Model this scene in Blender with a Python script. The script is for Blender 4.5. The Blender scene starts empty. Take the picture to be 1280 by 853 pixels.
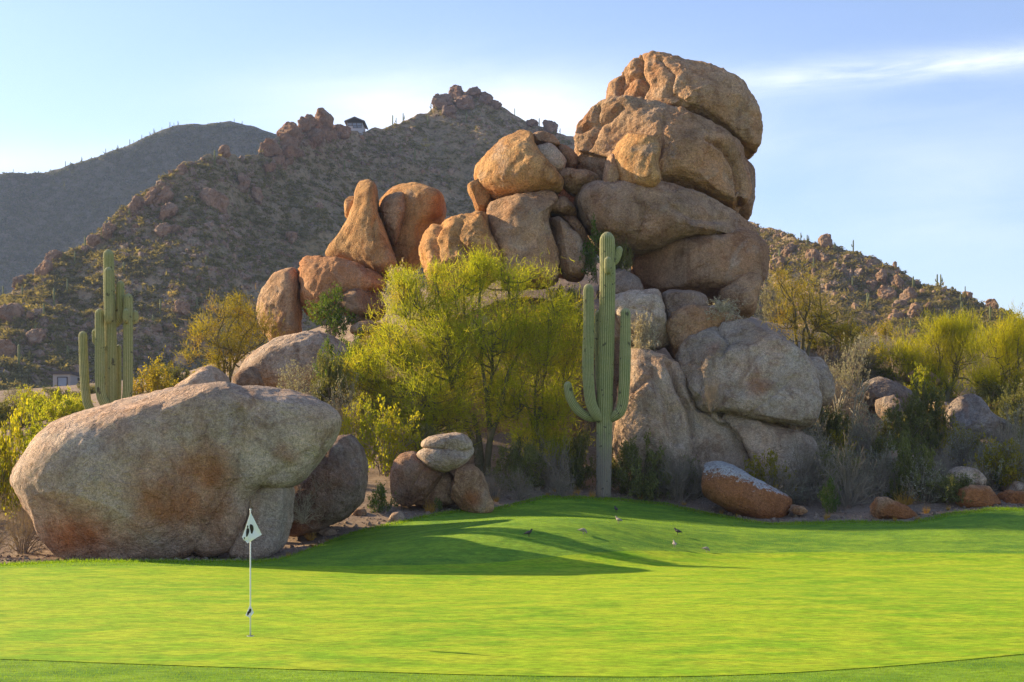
import bpy, bmesh, math, random
import numpy as np
from mathutils import Vector, Matrix

rng = np.random.default_rng(11)
random.seed(11)
C = bpy.context.scene.collection
# ------------------------------------------------------------------ picture frame -> metres
F, CX, HY, CH = 1778.0, 640.0, 572.0, 3.0          # focal length (px of a 1280 wide frame), horizon row, eye height


def P(px, py, Y):
    return np.array([(px - CX) * Y / F, Y, CH - (py - HY) * Y / F])


# ------------------------------------------------------------------ noise
_perm = np.random.default_rng(5).permutation(4096).astype(np.int64)
_val = np.random.default_rng(6).uniform(-1, 1, 4096)


def vnoise(p):
    p = np.asarray(p, float)
    i = np.floor(p).astype(np.int64)
    f = p - i
    f = f * f * f * (f * (f * 6 - 15) + 10)
    def h(x, y, z):
        return _val[_perm[(_perm[(_perm[x & 4095] + y) & 4095] + z) & 4095]]
    x, y, z = i[:, 0], i[:, 1], i[:, 2]
    fx, fy, fz = f[:, 0], f[:, 1], f[:, 2]
    c00 = h(x, y, z) * (1 - fx) + h(x + 1, y, z) * fx
    c10 = h(x, y + 1, z) * (1 - fx) + h(x + 1, y + 1, z) * fx
    c01 = h(x, y, z + 1) * (1 - fx) + h(x + 1, y, z + 1) * fx
    c11 = h(x, y + 1, z + 1) * (1 - fx) + h(x + 1, y + 1, z + 1) * fx
    return (c00 * (1 - fy) + c10 * fy) * (1 - fz) + (c01 * (1 - fy) + c11 * fy) * fz


def fbm(p, octv=4, gain=.5):
    p = np.asarray(p, float)
    a, s, t = 1., np.zeros(len(p)), 0.
    for k in range(octv):
        s += a * vnoise(p * (2.03 ** k) + 17.3 * k)
        t += a
        a *= gain
    return s / t


# ------------------------------------------------------------------ mesh helpers
def np_mesh(name, V, T, smooth=True, attrs=None):
    V = np.ascontiguousarray(V, dtype=np.float32)
    T = np.ascontiguousarray(T, dtype=np.int32)
    k = T.shape[1]
    me = bpy.data.meshes.new(name)
    me.vertices.add(len(V))
    me.vertices.foreach_set('co', V.ravel())
    me.loops.add(T.size)
    me.loops.foreach_set('vertex_index', T.ravel())
    me.polygons.add(len(T))
    me.polygons.foreach_set('loop_start', np.arange(0, T.size, k, dtype=np.int32))
    me.update(calc_edges=True)
    me.polygons.foreach_set('use_smooth', np.full(len(T), bool(smooth)))
    for an, av in (attrs or {}).items():
        a = me.attributes.new(an, 'FLOAT', 'POINT')
        a.data.foreach_set('value', np.ascontiguousarray(av, dtype=np.float32))
    me.update()
    return me


def obj(name, me, mat, parent=None, loc=(0, 0, 0), rot=None, scale=None):
    o = bpy.data.objects.new(name, me)
    C.objects.link(o)
    if mat and not me.materials:
        me.materials.append(mat)
    o.location = loc
    if rot is not None:
        o.rotation_euler = rot
    if scale is not None:
        o.scale = scale
    if parent:
        o.parent = parent
    return o


def tag(o, label=None, cat=None, group=None, kind=None):
    if label: o['label'] = label
    if cat: o['category'] = cat
    if group: o['group'] = group
    if kind: o['kind'] = kind
    return o


def empty(name, loc, label, cat, group=None):
    o = bpy.data.objects.new(name, None)
    C.objects.link(o)
    o.location = [float(c) for c in loc]
    return tag(o, label, cat, group)


def copy_tree(o, parent=None):
    c = o.copy()
    C.objects.link(c)
    if parent: c.parent = parent
    for ch in o.children:
        copy_tree(ch, c)
    return c


def catmull(pts, n=6):
    pts = np.asarray(pts, float)
    p = np.vstack([2 * pts[0] - pts[1], pts, 2 * pts[-1] - pts[-2]])
    out = []
    for i in range(1, len(p) - 2):
        for t in np.linspace(0, 1, n, endpoint=False):
            a, b, c, d = p[i - 1], p[i], p[i + 1], p[i + 2]
            out.append(.5 * (2 * b + (c - a) * t + (2 * a - 5 * b + 4 * c - d) * t * t + (3 * b - a - 3 * c + d) * t ** 3))
    out.append(pts[-1])
    return np.array(out)


def tube(path, rad, sides=6, rib=0, ribamp=.0, cap=True):
    path = np.asarray(path, float)
    rad = np.broadcast_to(np.asarray(rad, float), (len(path),))
    tg = np.gradient(path, axis=0)
    tg /= np.linalg.norm(tg, axis=1)[:, None] + 1e-9
    u = np.cross(tg[0], [0.31, .95, .02]); u /= np.linalg.norm(u) + 1e-9
    V = []
    th = np.linspace(0, 2 * np.pi, sides, endpoint=False)
    m = np.ones(sides)
    if rib:
        m = 1 - ribamp * (1 - np.abs(np.cos(th * rib / 2)) ** .7)
    for i in range(len(path)):
        u = u - tg[i] * np.dot(u, tg[i]); u /= np.linalg.norm(u) + 1e-9
        w = np.cross(tg[i], u)
        V.append(path[i] + rad[i] * m[:, None] * (np.cos(th)[:, None] * u + np.sin(th)[:, None] * w))
    V = np.vstack(V)
    n = len(path)
    a = np.arange(n - 1)[:, None] * sides + np.arange(sides)[None]
    b = np.arange(n - 1)[:, None] * sides + (np.arange(sides)[None] + 1) % sides
    T = np.vstack([np.stack([a, b, b + sides], -1).reshape(-1, 3), np.stack([a, b + sides, a + sides], -1).reshape(-1, 3)])
    if cap:
        V = np.vstack([V, path[:1], path[-1:]])
        i0, i1 = len(V) - 2, len(V) - 1
        k = np.arange(sides)
        T = np.vstack([T, np.stack([np.full(sides, i0), (k + 1) % sides, k], -1),
                       np.stack([np.full(sides, i1), (n - 1) * sides + k, (n - 1) * sides + (k + 1) % sides], -1)])
    return V, T


def join(parts):
    V, T, o = [], [], 0
    for v, t in parts:
        V.append(v); T.append(t + o); o += len(v)
    return np.vstack(V), np.vstack(T)


def box(x0, y0, z0, x1, y1, z1):
    V = np.array([[x, y, z] for x in (x0, x1) for y in (y0, y1) for z in (z0, z1)], float)
    q = [(0, 1, 3, 2), (4, 6, 7, 5), (0, 4, 5, 1), (2, 3, 7, 6), (0, 2, 6, 4), (1, 5, 7, 3)]
    T = np.array([t for a, b, c, d in q for t in ((a, b, c), (a, c, d))])
    return V, T


# ------------------------------------------------------------------ materials
def new_mat(name):
    m = bpy.data.materials.new(name)
    m.use_nodes = True
    nt = m.node_tree
    nt.nodes.clear()
    return m, nt, nt.nodes, nt.links


class NB:
    def __init__(s, nt): s.n, s.l = nt.nodes, nt.links
    def add(s, t, **k):
        nd = s.n.new(t)
        for a, v in k.items():
            setattr(nd, a, v)
        return nd
    def put(s, sock, v):
        if v is None: return
        if hasattr(v, 'is_output'): s.l.new(v, sock)
        elif isinstance(v, (tuple, list)) and len(v) == 3 and sock.type == 'RGBA': sock.default_value = (*v, 1)
        else: sock.default_value = v
    def noise(s, vec, scale, detail=4, rough=.55, dist=0.):
        nd = s.add('ShaderNodeTexNoise')
        s.put(nd.inputs['Vector'], vec); nd.inputs['Scale'].default_value = scale
        nd.inputs['Detail'].default_value = detail; nd.inputs['Roughness'].default_value = rough
        nd.inputs['Distortion'].default_value = dist
        return nd.outputs['Fac']
    def mapv(s, vec, scale=(1, 1, 1), loc=(0, 0, 0)):
        nd = s.add('ShaderNodeMapping')
        s.put(nd.inputs['Vector'], vec); nd.inputs['Scale'].default_value = scale; nd.inputs['Location'].default_value = loc
        return nd.outputs[0]
    def ramp(s, fac, lo, hi, a=0., b=1.):
        nd = s.add('ShaderNodeMapRange', clamp=True)
        s.put(nd.inputs[0], fac)
        for i, v in zip((1, 2, 3, 4), (lo, hi, a, b)): s.put(nd.inputs[i], v)
        return nd.outputs[0]
    def mix(s, fac, a, b, mode='MIX'):
        nd = s.add('ShaderNodeMix', data_type='RGBA', blend_type=mode)
        s.put(nd.inputs[0], fac); s.put(nd.inputs[6], a); s.put(nd.inputs[7], b)
        return nd.outputs[2]
    def math(s, op, a, b=None):
        nd = s.add('ShaderNodeMath', operation=op)
        s.put(nd.inputs[0], a); s.put(nd.inputs[1], b)
        return nd.outputs[0]
    def attr(s, name):
        return s.add('ShaderNodeAttribute', attribute_name=name).outputs['Fac']
    def bump(s, h, dist, strength=1., normal=None):
        nd = s.add('ShaderNodeBump')
        s.put(nd.inputs['Height'], h); nd.inputs['Distance'].default_value = dist; nd.inputs['Strength'].default_value = strength
        if normal: s.put(nd.inputs['Normal'], normal)
        return nd.outputs[0]
    def out(s, shader):
        o = s.add('ShaderNodeOutputMaterial'); s.l.new(shader, o.inputs[0])
    def principled(s, col, rough=.9, normal=None, spec=.2):
        p = s.add('ShaderNodeBsdfPrincipled')
        s.put(p.inputs['Base Color'], col); s.put(p.inputs['Roughness'], rough)
        p.inputs['Specular IOR Level'].default_value = spec
        if normal: s.put(p.inputs['Normal'], normal)
        return p.outputs[0]


def granite():
    m, nt, n, l = new_mat('granite')
    b = NB(nt)
    tc = b.add('ShaderNodeTexCoord').outputs['Object']
    oi = b.add('ShaderNodeObjectInfo')
    off = b.add('ShaderNodeVectorMath', operation='ADD')
    l.new(tc, off.inputs[0])
    cmb = b.add('ShaderNodeCombineXYZ'); 
    r = b.math('MULTIPLY', oi.outputs['Random'], 90.)
    l.new(r, cmb.inputs[0]); l.new(r, cmb.inputs[1])
    l.new(cmb.outputs[0], off.inputs[1])
    v = off.outputs[0]
    tint = oi.outputs['Color']
    big = b.noise(v, .28, 5, .6, .6)
    med = b.noise(v, 1.3, 6, .65, .4)
    fine = b.noise(v, 9., 5, .7)
    speck = b.noise(v, 26., 3, .6)
    streak = b.noise(b.mapv(v, (1.5, 1.5, .16)), 1.1, 5, .65, .3)
    c = b.mix(b.ramp(big, .38, .66, 0, .75), tint, b.mix(1., tint, (1.08, .85, .68), 'MULTIPLY'))
    c = b.mix(b.ramp(med, .52, .72, 0, .65), c, b.mix(1., c, (.72, .66, .62), 'MULTIPLY'))
    c = b.mix(b.ramp(b.noise(v, .8, 6, .68, 1.2), .52, .62, 0, .8), c, b.mix(1., c, (.66, .58, .53), 'MULTIPLY'))
    c = b.mix(b.ramp(streak, .54, .68, 0, .7), c, b.mix(1., c, (.55, .47, .43), 'MULTIPLY'))
    c = b.mix(b.ramp(b.noise(v, .55, 6, .62, .9), .56, .7, 0, .5), c, (.47, .405, .33))
    c = b.mix(b.ramp(b.math('ADD', b.attr('stain'), b.math('ADD', b.math('MULTIPLY', b.math('SUBTRACT', med, .5), .7), b.math('MULTIPLY', b.math('SUBTRACT', b.noise(v, .6, 5, .6), .5), 1.3))), .2, .95, 0, .85), c, (.42, .150, .045))
    c = b.mix(b.ramp(b.math('ADD', b.attr('lichen'), b.math('MULTIPLY', b.math('SUBTRACT', fine, .5), 1.3)), .42, .62, 0, .9), c, (.56, .55, .53))
    c = b.mix(1., c, b.ramp(b.noise(v, .33, 5, .6, 1.), .36, .64, .72, 1.14), 'MULTIPLY')
    g = b.ramp(fine, .3, .7, .70, 1.26)
    g2 = b.ramp(speck, .32, .68, .66, 1.30)
    gg = b.math('MULTIPLY', g, g2)
    c = b.mix(1., c, gg, 'MULTIPLY')
    stp = b.math('MULTIPLY', b.noise(v, .55, 6, .58, .4), 13.)
    fl = b.math('FLOOR', stp)
    stair = b.math('ADD', fl, b.ramp(b.math('SUBTRACT', stp, fl), .42, .58))
    h0 = b.math('MULTIPLY', stair, .11)
    h = b.math('ADD', b.math('ADD', b.math('MULTIPLY', med, .8), h0), b.math('MULTIPLY', fine, .32))
    h = b.math('ADD', h, b.math('MULTIPLY', speck, .11))
    nrm = b.bump(h, .36, 1.)
    b.out(b.principled(c, .92, nrm, .15))
    return m


def foliage(name, c0, c1, trans=.45, dry=None):
    m, nt, n, l = new_mat(name)
    b = NB(nt)
    var = b.attr('var')
    tc = b.add('ShaderNodeTexCoord').outputs['Object']
    c = b.mix(var, c0, c1)
    if dry:
        c = b.mix(b.ramp(b.noise(tc, 1.1, 3), .52, .66, 0, .8), c, dry)
    d = b.add('ShaderNodeBsdfDiffuse'); l.new(c, d.inputs[0])
    t = b.add('ShaderNodeBsdfTranslucent')
    l.new(b.mix(1., c, (1.35, 1.25, .6), 'MULTIPLY'), t.inputs[0])
    mx = b.add('ShaderNodeMixShader'); mx.inputs[0].default_value = trans
    l.new(d.outputs[0], mx.inputs[1]); l.new(t.outputs[0], mx.inputs[2])
    b.out(mx.outputs[0])
    return m


def plain(name, c0, c1=None, scale=6., rough=.85, bump=0.):
    m, nt, n, l = new_mat(name)
    b = NB(nt)
    tc = b.add('ShaderNodeTexCoord').outputs['Object']
    no = b.noise(tc, scale, 5, .6)
    c = b.mix(b.ramp(no, .3, .7), c0, c1) if c1 else c0
    b.out(b.principled(c, rough, b.bump(no, bump) if bump else None))
    return m


def soil_mat(name, hill=False, dark=False):
    m, nt, n, l = new_mat(name)
    b = NB(nt)
    v = b.add('ShaderNodeNewGeometry').outputs['Position']
    if hill:
        big = b.noise(v, .018, 6, .6, .8); med = b.noise(v, .12, 6, .65); fine = b.noise(v, .9, 5, .7)
        c = b.mix(b.ramp(big, .4, .6), (.42, .29, .175), (.34, .255, .135))
        c = b.mix(b.ramp(med, .45, .6, 0, .8), c, (.48, .345, .22))
        c = b.mix(b.ramp(fine, .47, .62, 0, .75), c, (.16, .145, .07))
        if dark: c = b.mix(1., c, (.34, .42, .54), 'MULTIPLY')  # bluish haze and shade of the far ridge, put into its soil colour
        h = b.math('ADD', b.math('MULTIPLY', med, 3.), b.math('MULTIPLY', fine, 1.4))
        nrm = b.bump(h, 1., .9)
    else:
        big = b.noise(v, .25, 5, .6); med = b.noise(v, 1.7, 6, .65); fine = b.noise(v, 14., 5, .7)
        c = b.mix(b.ramp(big, .4, .62), (.30, .215, .15), (.23, .165, .115))
        c = b.mix(b.ramp(med, .5, .66, 0, .7), c, (.36, .28, .21))
        c = b.mix(1., c, b.ramp(fine, .3, .7, .6, 1.3), 'MULTIPLY')
        h = b.math('ADD', b.math('MULTIPLY', med, .5), b.math('MULTIPLY', fine, .2))
        nrm = b.bump(h, .15, .9)
    b.out(b.principled(c, .95, nrm, .1))
    return m


def turf_mat(name, c0, c1, c2, blades=False):
    m, nt, n, l = new_mat(name)
    b = NB(nt)
    v = b.add('ShaderNodeNewGeometry').outputs['Position']
    big = b.noise(v, .22, 4, .55, .5)
    med = b.noise(b.mapv(v, (.55, 1., 1.)), 1.5, 5, .6)
    fine = b.noise(b.mapv(v, (.5, 1., 1.)), 9., 5, .7)
    grain = b.noise(v, 60., 3, .7)
    c = b.mix(b.ramp(big, .38, .6), c0, c1)
    c = b.mix(b.ramp(b.noise(b.mapv(v, (.5, 1., 1.)), .9, 5, .62, .3), .42, .62, 0, .8), c, b.mix(1., c, (.74, .84, .8), 'MULTIPLY'))
    c = b.mix(b.ramp(med, .42, .62, 0, .85), c, c2)
    c = b.mix(1., c, b.ramp(fine, .3, .7, .62, 1.34), 'MULTIPLY')
    c = b.mix(1., c, b.ramp(grain, .3, .7, .82, 1.18), 'MULTIPLY')
    h = b.math('ADD', b.math('MULTIPLY', fine, .5), b.math('MULTIPLY', grain, .4))
    nrm = b.bump(h, .03, .7)
    b.out(b.principled(c, .9, nrm, .1))
    return m


def cactus_mat():
    m, nt, n, l = new_mat('saguaro_skin')
    b = NB(nt)
    tc = b.add('ShaderNodeTexCoord').outputs['Object']
    rib, hh = b.attr('rib'), b.attr('cork')
    no = b.noise(tc, 1.6, 5, .6)
    band = b.noise(b.mapv(tc, (.15, .15, 1.)), 3.2, 4, .6)
    c = b.mix(b.ramp(no, .35, .65), (.235, .25, .075), (.32, .305, .115))
    c = b.mix(b.ramp(band, .45, .7, 0, .5), c, (.22, .24, .11))
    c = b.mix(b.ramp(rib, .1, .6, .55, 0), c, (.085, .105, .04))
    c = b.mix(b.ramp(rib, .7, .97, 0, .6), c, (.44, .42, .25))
    c = b.mix(b.attr('tip'), c, (.42, .40, .22))
    corky = b.ramp(b.math('ADD', b.math('MULTIPLY', hh, 1.25), b.math('MULTIPLY', b.math('SUBTRACT', b.noise(b.mapv(tc, (3, 3, .8)), 2., 5, .7), .5), .9)), .35, .75)
    c = b.mix(corky, c, (.235, .195, .15))
    pits = b.noise(tc, 4.3, 2, .4)
    c = b.mix(b.ramp(pits, .665, .70, 0, .8), c, (.06, .05, .035))
    spine = b.noise(b.mapv(tc, (1, 1, .4)), 30., 2, .6)
    c = b.mix(1., c, b.ramp(spine, .3, .7, .85, 1.15), 'MULTIPLY')
    b.out(b.principled(c, .75, b.bump(spine, .02, .5), .25))
    return m


M = {}
M['granite'] = granite()
M['soil'] = soil_mat('desert_sand')
M['hill'] = soil_mat('hill_scrub_soil', True)
M['far_hill'] = soil_mat('far_hill_haze_tinted_soil', True, True)
M['turf'] = turf_mat('rough_turf', (.115, .235, .024), (.17, .30, .024), (.235, .36, .028))
M['green'] = turf_mat('putting_turf', (.20, .365, .010), (.285, .415, .012), (.37, .445, .02))
M['cactus'] = cactus_mat()
M['palo'] = foliage('palo_verde_leaf', (.26, .32, .025), (.50, .50, .04), .56, (.48, .37, .06))
M['palo_olive'] = foliage('palo_verde_olive_leaf', (.21, .20, .025), (.42, .34, .04), .5, (.34, .21, .05))
M['palo_bright'] = foliage('palo_verde_bright_leaf', (.27, .30, .025), (.48, .44, .03), .55)
M['palo_bark'] = plain('palo_verde_bark', (.10, .10, .04), (.17, .14, .085), 3., .9, .02)
M['yellow_leaf'] = foliage('yellow_shrub_leaf', (.26, .31, .025), (.48, .43, .03), .55)
M['green_leaf'] = foliage('green_shrub_leaf', (.07, .13, .025), (.15, .22, .04), .45)
M['olive_leaf'] = foliage('olive_shrub_leaf', (.12, .135, .045), (.24, .24, .08), .4)
M['grey_leaf'] = foliage('grey_shrub_leaf', (.26, .26, .19), (.40, .39, .30), .35)
M['pale_leaf'] = foliage('pale_shrub_leaf', (.42, .37, .29), (.58, .52, .43), .35)
M['dry_twig'] = foliage('dry_twig', (.20, .16, .12), (.36, .30, .235), .15)
M['pale_twig'] = foliage('pale_twig', (.36, .31, .22), (.5, .45, .33), .15)
M['straw'] = foliage('straw_tuft', (.42, .24, .06), (.55, .36, .1), .4)
M['hill_leaf'] = foliage('hill_shrub_leaf', (.145, .135, .06), (.30, .25, .11), .35)
M['far_leaf'] = foliage('far_shrub_leaf', (.05, .06, .035), (.12, .125, .06), .25)
M['hill_yellow'] = foliage('hill_brush_leaf', (.27, .23, .08), (.46, .36, .13), .4)

# ------------------------------------------------------------------ ground heights
ctl = []
for X in (-60, -40, -25, -15, -5, 5, 15, 25, 40, 60):
    for Y in (-30, 0, 12, 22, 32):
        ctl.append((X, Y, 0.))
for px, py, Y in [(0, 708, 39.2), (100, 703, 40.7), (200, 703, 40.7), (300, 703, 40.7), (360, 702, 41), (250, 700, 44),
                  (0, 690, 46), (100, 690, 46), (395, 684, 46), (440, 667, 49), (500, 654, 51), (560, 641, 53), (620, 637, 55), (680, 621, 57),
                  (760, 624, 58), (830, 630, 58), (900, 645, 56), (960, 656, 54), (1050, 651, 54), (1140, 655, 53), (1180, 643, 53.5),
                  (1240, 637, 54), (1300, 637, 54), (1450, 637, 54), (760, 655, 45.5), (760, 690, 42.), (640, 662, 43.5), (600, 705, 40.5), (560, 692, 41.2), (900, 673, 46.5), (1050, 672, 48),
                  (1200, 662, 49), (1200, 692, 44.4), (1000, 693, 44), (880, 692, 44), (700, 698, 41), (500, 685, 42.5), (520, 706, 40.), (1350, 690, 45),
                  (600, 600, 60), (760, 600, 62), (500, 605, 59), (450, 570, 64), (430, 645, 52), (700, 560, 66),
                  (1000, 600, 62), (1100, 600, 62), (1250, 590, 62), (1400, 590, 62), (1100, 530, 74), (1250, 520, 76), (1400, 520, 76), (1080, 450, 95),
                  (1200, 450, 100), (1350, 450, 100), (1000, 440, 90), (850, 470, 75), (650, 390, 80), (500, 420, 80), (400, 435, 85), (320, 480, 78), (250, 505, 80),
                  (150, 530, 80), (0, 545, 80), (-200, 560, 80), (600, 340, 92), (800, 340, 92), (1000, 410, 112), (0, 510, 130), (150, 505, 130), (330, 470, 130),
                  (0, 492, 220), (150, 490, 220), (640, 440, 200), (1200, 442, 200), (1500, 460, 200), (-300, 500, 200), (1500, 500, 100), (-300, 620, 50), (400, 450, 200)]:
    p = P(px, py, Y); ctl.append(tuple(p))
ctl = np.array(ctl)
_S = 40.


def _U(r2):
    return np.where(r2 > 1e-12, r2 * np.log(r2 + 1e-12), 0.)


_c = ctl[:, :2] / _S
_n = len(ctl)
_A = np.zeros((_n + 3, _n + 3))
_A[:_n, :_n] = _U(((_c[:, None] - _c[None]) ** 2).sum(-1)) + np.eye(_n) * 2e-3
_A[:_n, _n] = 1; _A[:_n, _n + 1:] = _c
_A[_n, :_n] = 1; _A[_n + 1:, :_n] = _c.T
_w = np.linalg.solve(_A, np.concatenate([ctl[:, 2], np.zeros(3)]))

EDGE = [(-60, 39), (-25, 39), (-14.1, 39.2), (-12.4, 40.5), (-10, 40.6), (-7.3, 40.7), (-6.75, 41.4), (-6.35, 45.6), (-5.5, 49), (-4.0, 51), (-2.4, 53), (-.6, 55), (1.25, 57),
        (3.9, 58), (6.2, 58), (8.2, 56), (9.7, 54), (12.4, 53.8), (14.9, 53), (16.2, 53.5), (18.2, 54), (20, 54), (25, 54.5), (60, 55)]
_ex = np.linspace(-60, 60, 2401)
_ey = np.interp(_ex, *zip(*EDGE))
_k = np.exp(-np.linspace(-2, 2, 15) ** 2); _k /= _k.sum()
_ey = np.convolve(np.pad(_ey, 7, 'edge'), _k, 'valid')
_ey = _ey + .10 * fbm(np.stack([_ex * 1.3, _ex * 0, _ex * 0], -1), 3)


def edge_back(x): return np.interp(x, _ex, _ey)


def G(x, y):
    x = np.atleast_1d(np.asarray(x, float)); y = np.atleast_1d(np.asarray(y, float))
    x, y = np.broadcast_arrays(x, y)
    sh = x.shape
    xx, yy = x.ravel(), y.ravel()
    cx = np.clip(xx, -75, 75); cy = np.clip(yy, -30, 215)
    q = np.stack([cx, cy], -1) / _S
    z = np.empty(len(q))
    for i in range(0, len(q), 20000):
        s = q[i:i + 20000]
        z[i:i + 20000] = _U(((s[:, None] - _c[None]) ** 2).sum(-1)) @ _w[:_n] + _w[_n] + s @ _w[_n + 1:]
    lo = np.clip((yy - 40) / 25, 0, 1)
    z = np.where(yy < 41, np.clip(z, -.12, .5), z)
    z = np.clip(z, -.3, 24)
    out = np.clip((yy - edge_back(xx)) / 1.5, 0, 1)
    z = z + out * (.10 * fbm(np.stack([xx * .8, yy * .8, yy * 0], -1), 4) + .05 * lo * fbm(np.stack([xx * 3, yy * 3, yy * 0 + 4], -1), 3))
    return z.reshape(sh)


def G1(x, y): return float(G(x, y)[0])


def onground(px, py, y0=20., y1=170.):
    Ys = np.linspace(y0, y1, 1200)
    X = (px - CX) * Ys / F
    pyg = HY + (CH - G(X, Ys)) * F / Ys
    i = np.argmax(pyg <= py)
    Y = Ys[i] if (pyg <= py).any() else y1
    return np.array([(px - CX) * Y / F, Y, G1((px - CX) * Y / F, Y)])


def axis(segs):
    out = []
    for a, b, n in segs:
        out.append(np.linspace(a, b, n, endpoint=False))
    return np.concatenate(out + [[segs[-1][1]]])


def grid_faces(nr, nc):
    a = (np.arange(nr - 1)[:, None] * nc + np.arange(nc - 1)[None]).ravel()
    return np.stack([a, a + 1, a + nc + 1, a + nc], -1)


gx = axis([(-3000, -300, 8), (-300, -60, 24), (-60, -25, 70), (-25, 25, 170), (25, 60, 70), (60, 300, 24), (300, 3000, 8)])
gy = axis([(-500, -30, 8), (-30, 36, 40), (36, 85, 160), (85, 130, 70), (130, 260, 50), (260, 3500, 12)])
XX, YY = np.meshgrid(gx, gy)
ZZ = G(XX, YY)
under = (YY < edge_back(XX) - .25)
ZZ = ZZ - .06 * under
tag(obj('ground', np_mesh('ground', np.stack([XX, YY, ZZ], -1).reshape(-1, 3), grid_faces(len(gy), len(gx))), M['soil']), kind='structure')

# turf of the approach and its mounds
tx = axis([(-60, -20, 60), (-20, -8, 60), (-8, -5, 60), (-5, 22, 180), (22, 60, 50)])
tv = np.concatenate([np.linspace(0, .55, 30, endpoint=False), np.linspace(.55, 1, 110)])
TX = np.repeat(tx[None], len(tv), 0)
TY = -20 + (edge_back(tx)[None] + 20) * tv[:, None]
TZ = G(TX, TY) + .03
TZ[-1] -= .09
tag(obj('fairway_turf', np_mesh('fairway_turf', np.stack([TX, TY, TZ], -1).reshape(-1, 3), grid_faces(len(tv), len(tx))), M['turf']), kind='structure')

# the putting green
near = [(-40, 30), (-16, 22.6), (-7.5, 20.9), (-4, 20.1), (0, 19.3), (2.6, 19.2), (5.2, 20.1), (7.7, 21.4), (14, 25), (40, 34)]
back = [(-40, 37), (-18, 37.2), (-12, 37.9), (-8, 38.6), (-3, 39.6), (1, 40.8), (4, 42.5), (6, 43.9), (10, 44.3), (16, 44.2), (25, 43.5), (40, 42)]
gxs = np.linspace(-26, 26, 180)
gv = np.linspace(0, 1, 70)
k9 = np.ones(9) / 9
nr = np.convolve(np.pad(np.interp(gxs, *zip(*near)), 4, 'edge'), k9, 'valid')
bk = np.convolve(np.pad(np.interp(gxs, *zip(*back)), 4, 'edge'), k9, 'valid')
GX = np.repeat(gxs[None], len(gv), 0)
GY = nr[None] + (bk - nr)[None] * gv[:, None]
GZ = G(GX, GY) + .04
tag(obj('putting_green', np_mesh('putting_green', np.stack([GX, GY, GZ], -1).reshape(-1, 3), grid_faces(len(gv), len(gxs))), M['green']), kind='structure')

# ------------------------------------------------------------------ rocks
_ico = {}


def ico(n):
    if n not in _ico:
        bm = bmesh.new()
        bmesh.ops.create_icosphere(bm, subdivisions=n, radius=1)
        v = np.array([x.co[:] for x in bm.verts]); f = np.array([[q.index for q in x.verts] for x in bm.faces])
        v /= np.linalg.norm(v, axis=1)[:, None]
        bm.free(); _ico[n] = (v, f)
    return _ico[n]


def unit(a): return a / (np.linalg.norm(a, axis=-1, keepdims=True) + 1e-9)


def normals(V, T):
    n = np.cross(V[T[:, 1]] - V[T[:, 0]], V[T[:, 2]] - V[T[:, 0]])
    N = np.zeros_like(V)
    for k in range(3):
        np.add.at(N, T[:, k], n)
    return N / (np.linalg.norm(N, axis=1)[:, None] + 1e-12)


def outline_radius(xz, nth=512):
    n = len(xz)
    a, b = xz, np.roll(xz, -1, 0)
    cr = a[:, 0] * b[:, 1] - b[:, 0] * a[:, 1]
    A = cr.sum() / 2
    c = ((a + b) * cr[:, None]).sum(0) / (6 * A)
    # smooth the outline a little (two rounds of corner cutting)
    q = xz
    for _ in range(2):
        r = np.roll(q, -1, 0)
        q = np.stack([.82 * q + .18 * r, .18 * q + .82 * r], 1).reshape(-1, 2)
    a, b = q - c, np.roll(q, -1, 0) - c
    th = np.linspace(-np.pi, np.pi, nth, endpoint=False)
    d = np.stack([np.cos(th), np.sin(th)], -1)
    e = b - a
    den = d[:, None, 0] * e[None, :, 1] - d[:, None, 1] * e[None, :, 0]
    den = np.where(np.abs(den) < 1e-12, 1e-12, den)
    t = (a[None, :, 0] * e[None, :, 1] - a[None, :, 1] * e[None, :, 0]) / den
    u = (a[None, :, 0] * d[:, None, 1] - a[None, :, 1] * d[:, None, 0]) / den
    ok = (u >= -1e-6) & (u <= 1 + 1e-6) & (t > 0)
    R = np.where(ok, t, 0).max(1)
    R = np.where(R <= 0, np.median(R[R > 0]), R)
    k = np.exp(-np.linspace(-1.5, 1.5, 7) ** 2); k /= k.sum()
    R = np.convolve(np.pad(R, 3, 'wrap'), k, 'valid')
    return c, th, R


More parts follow.
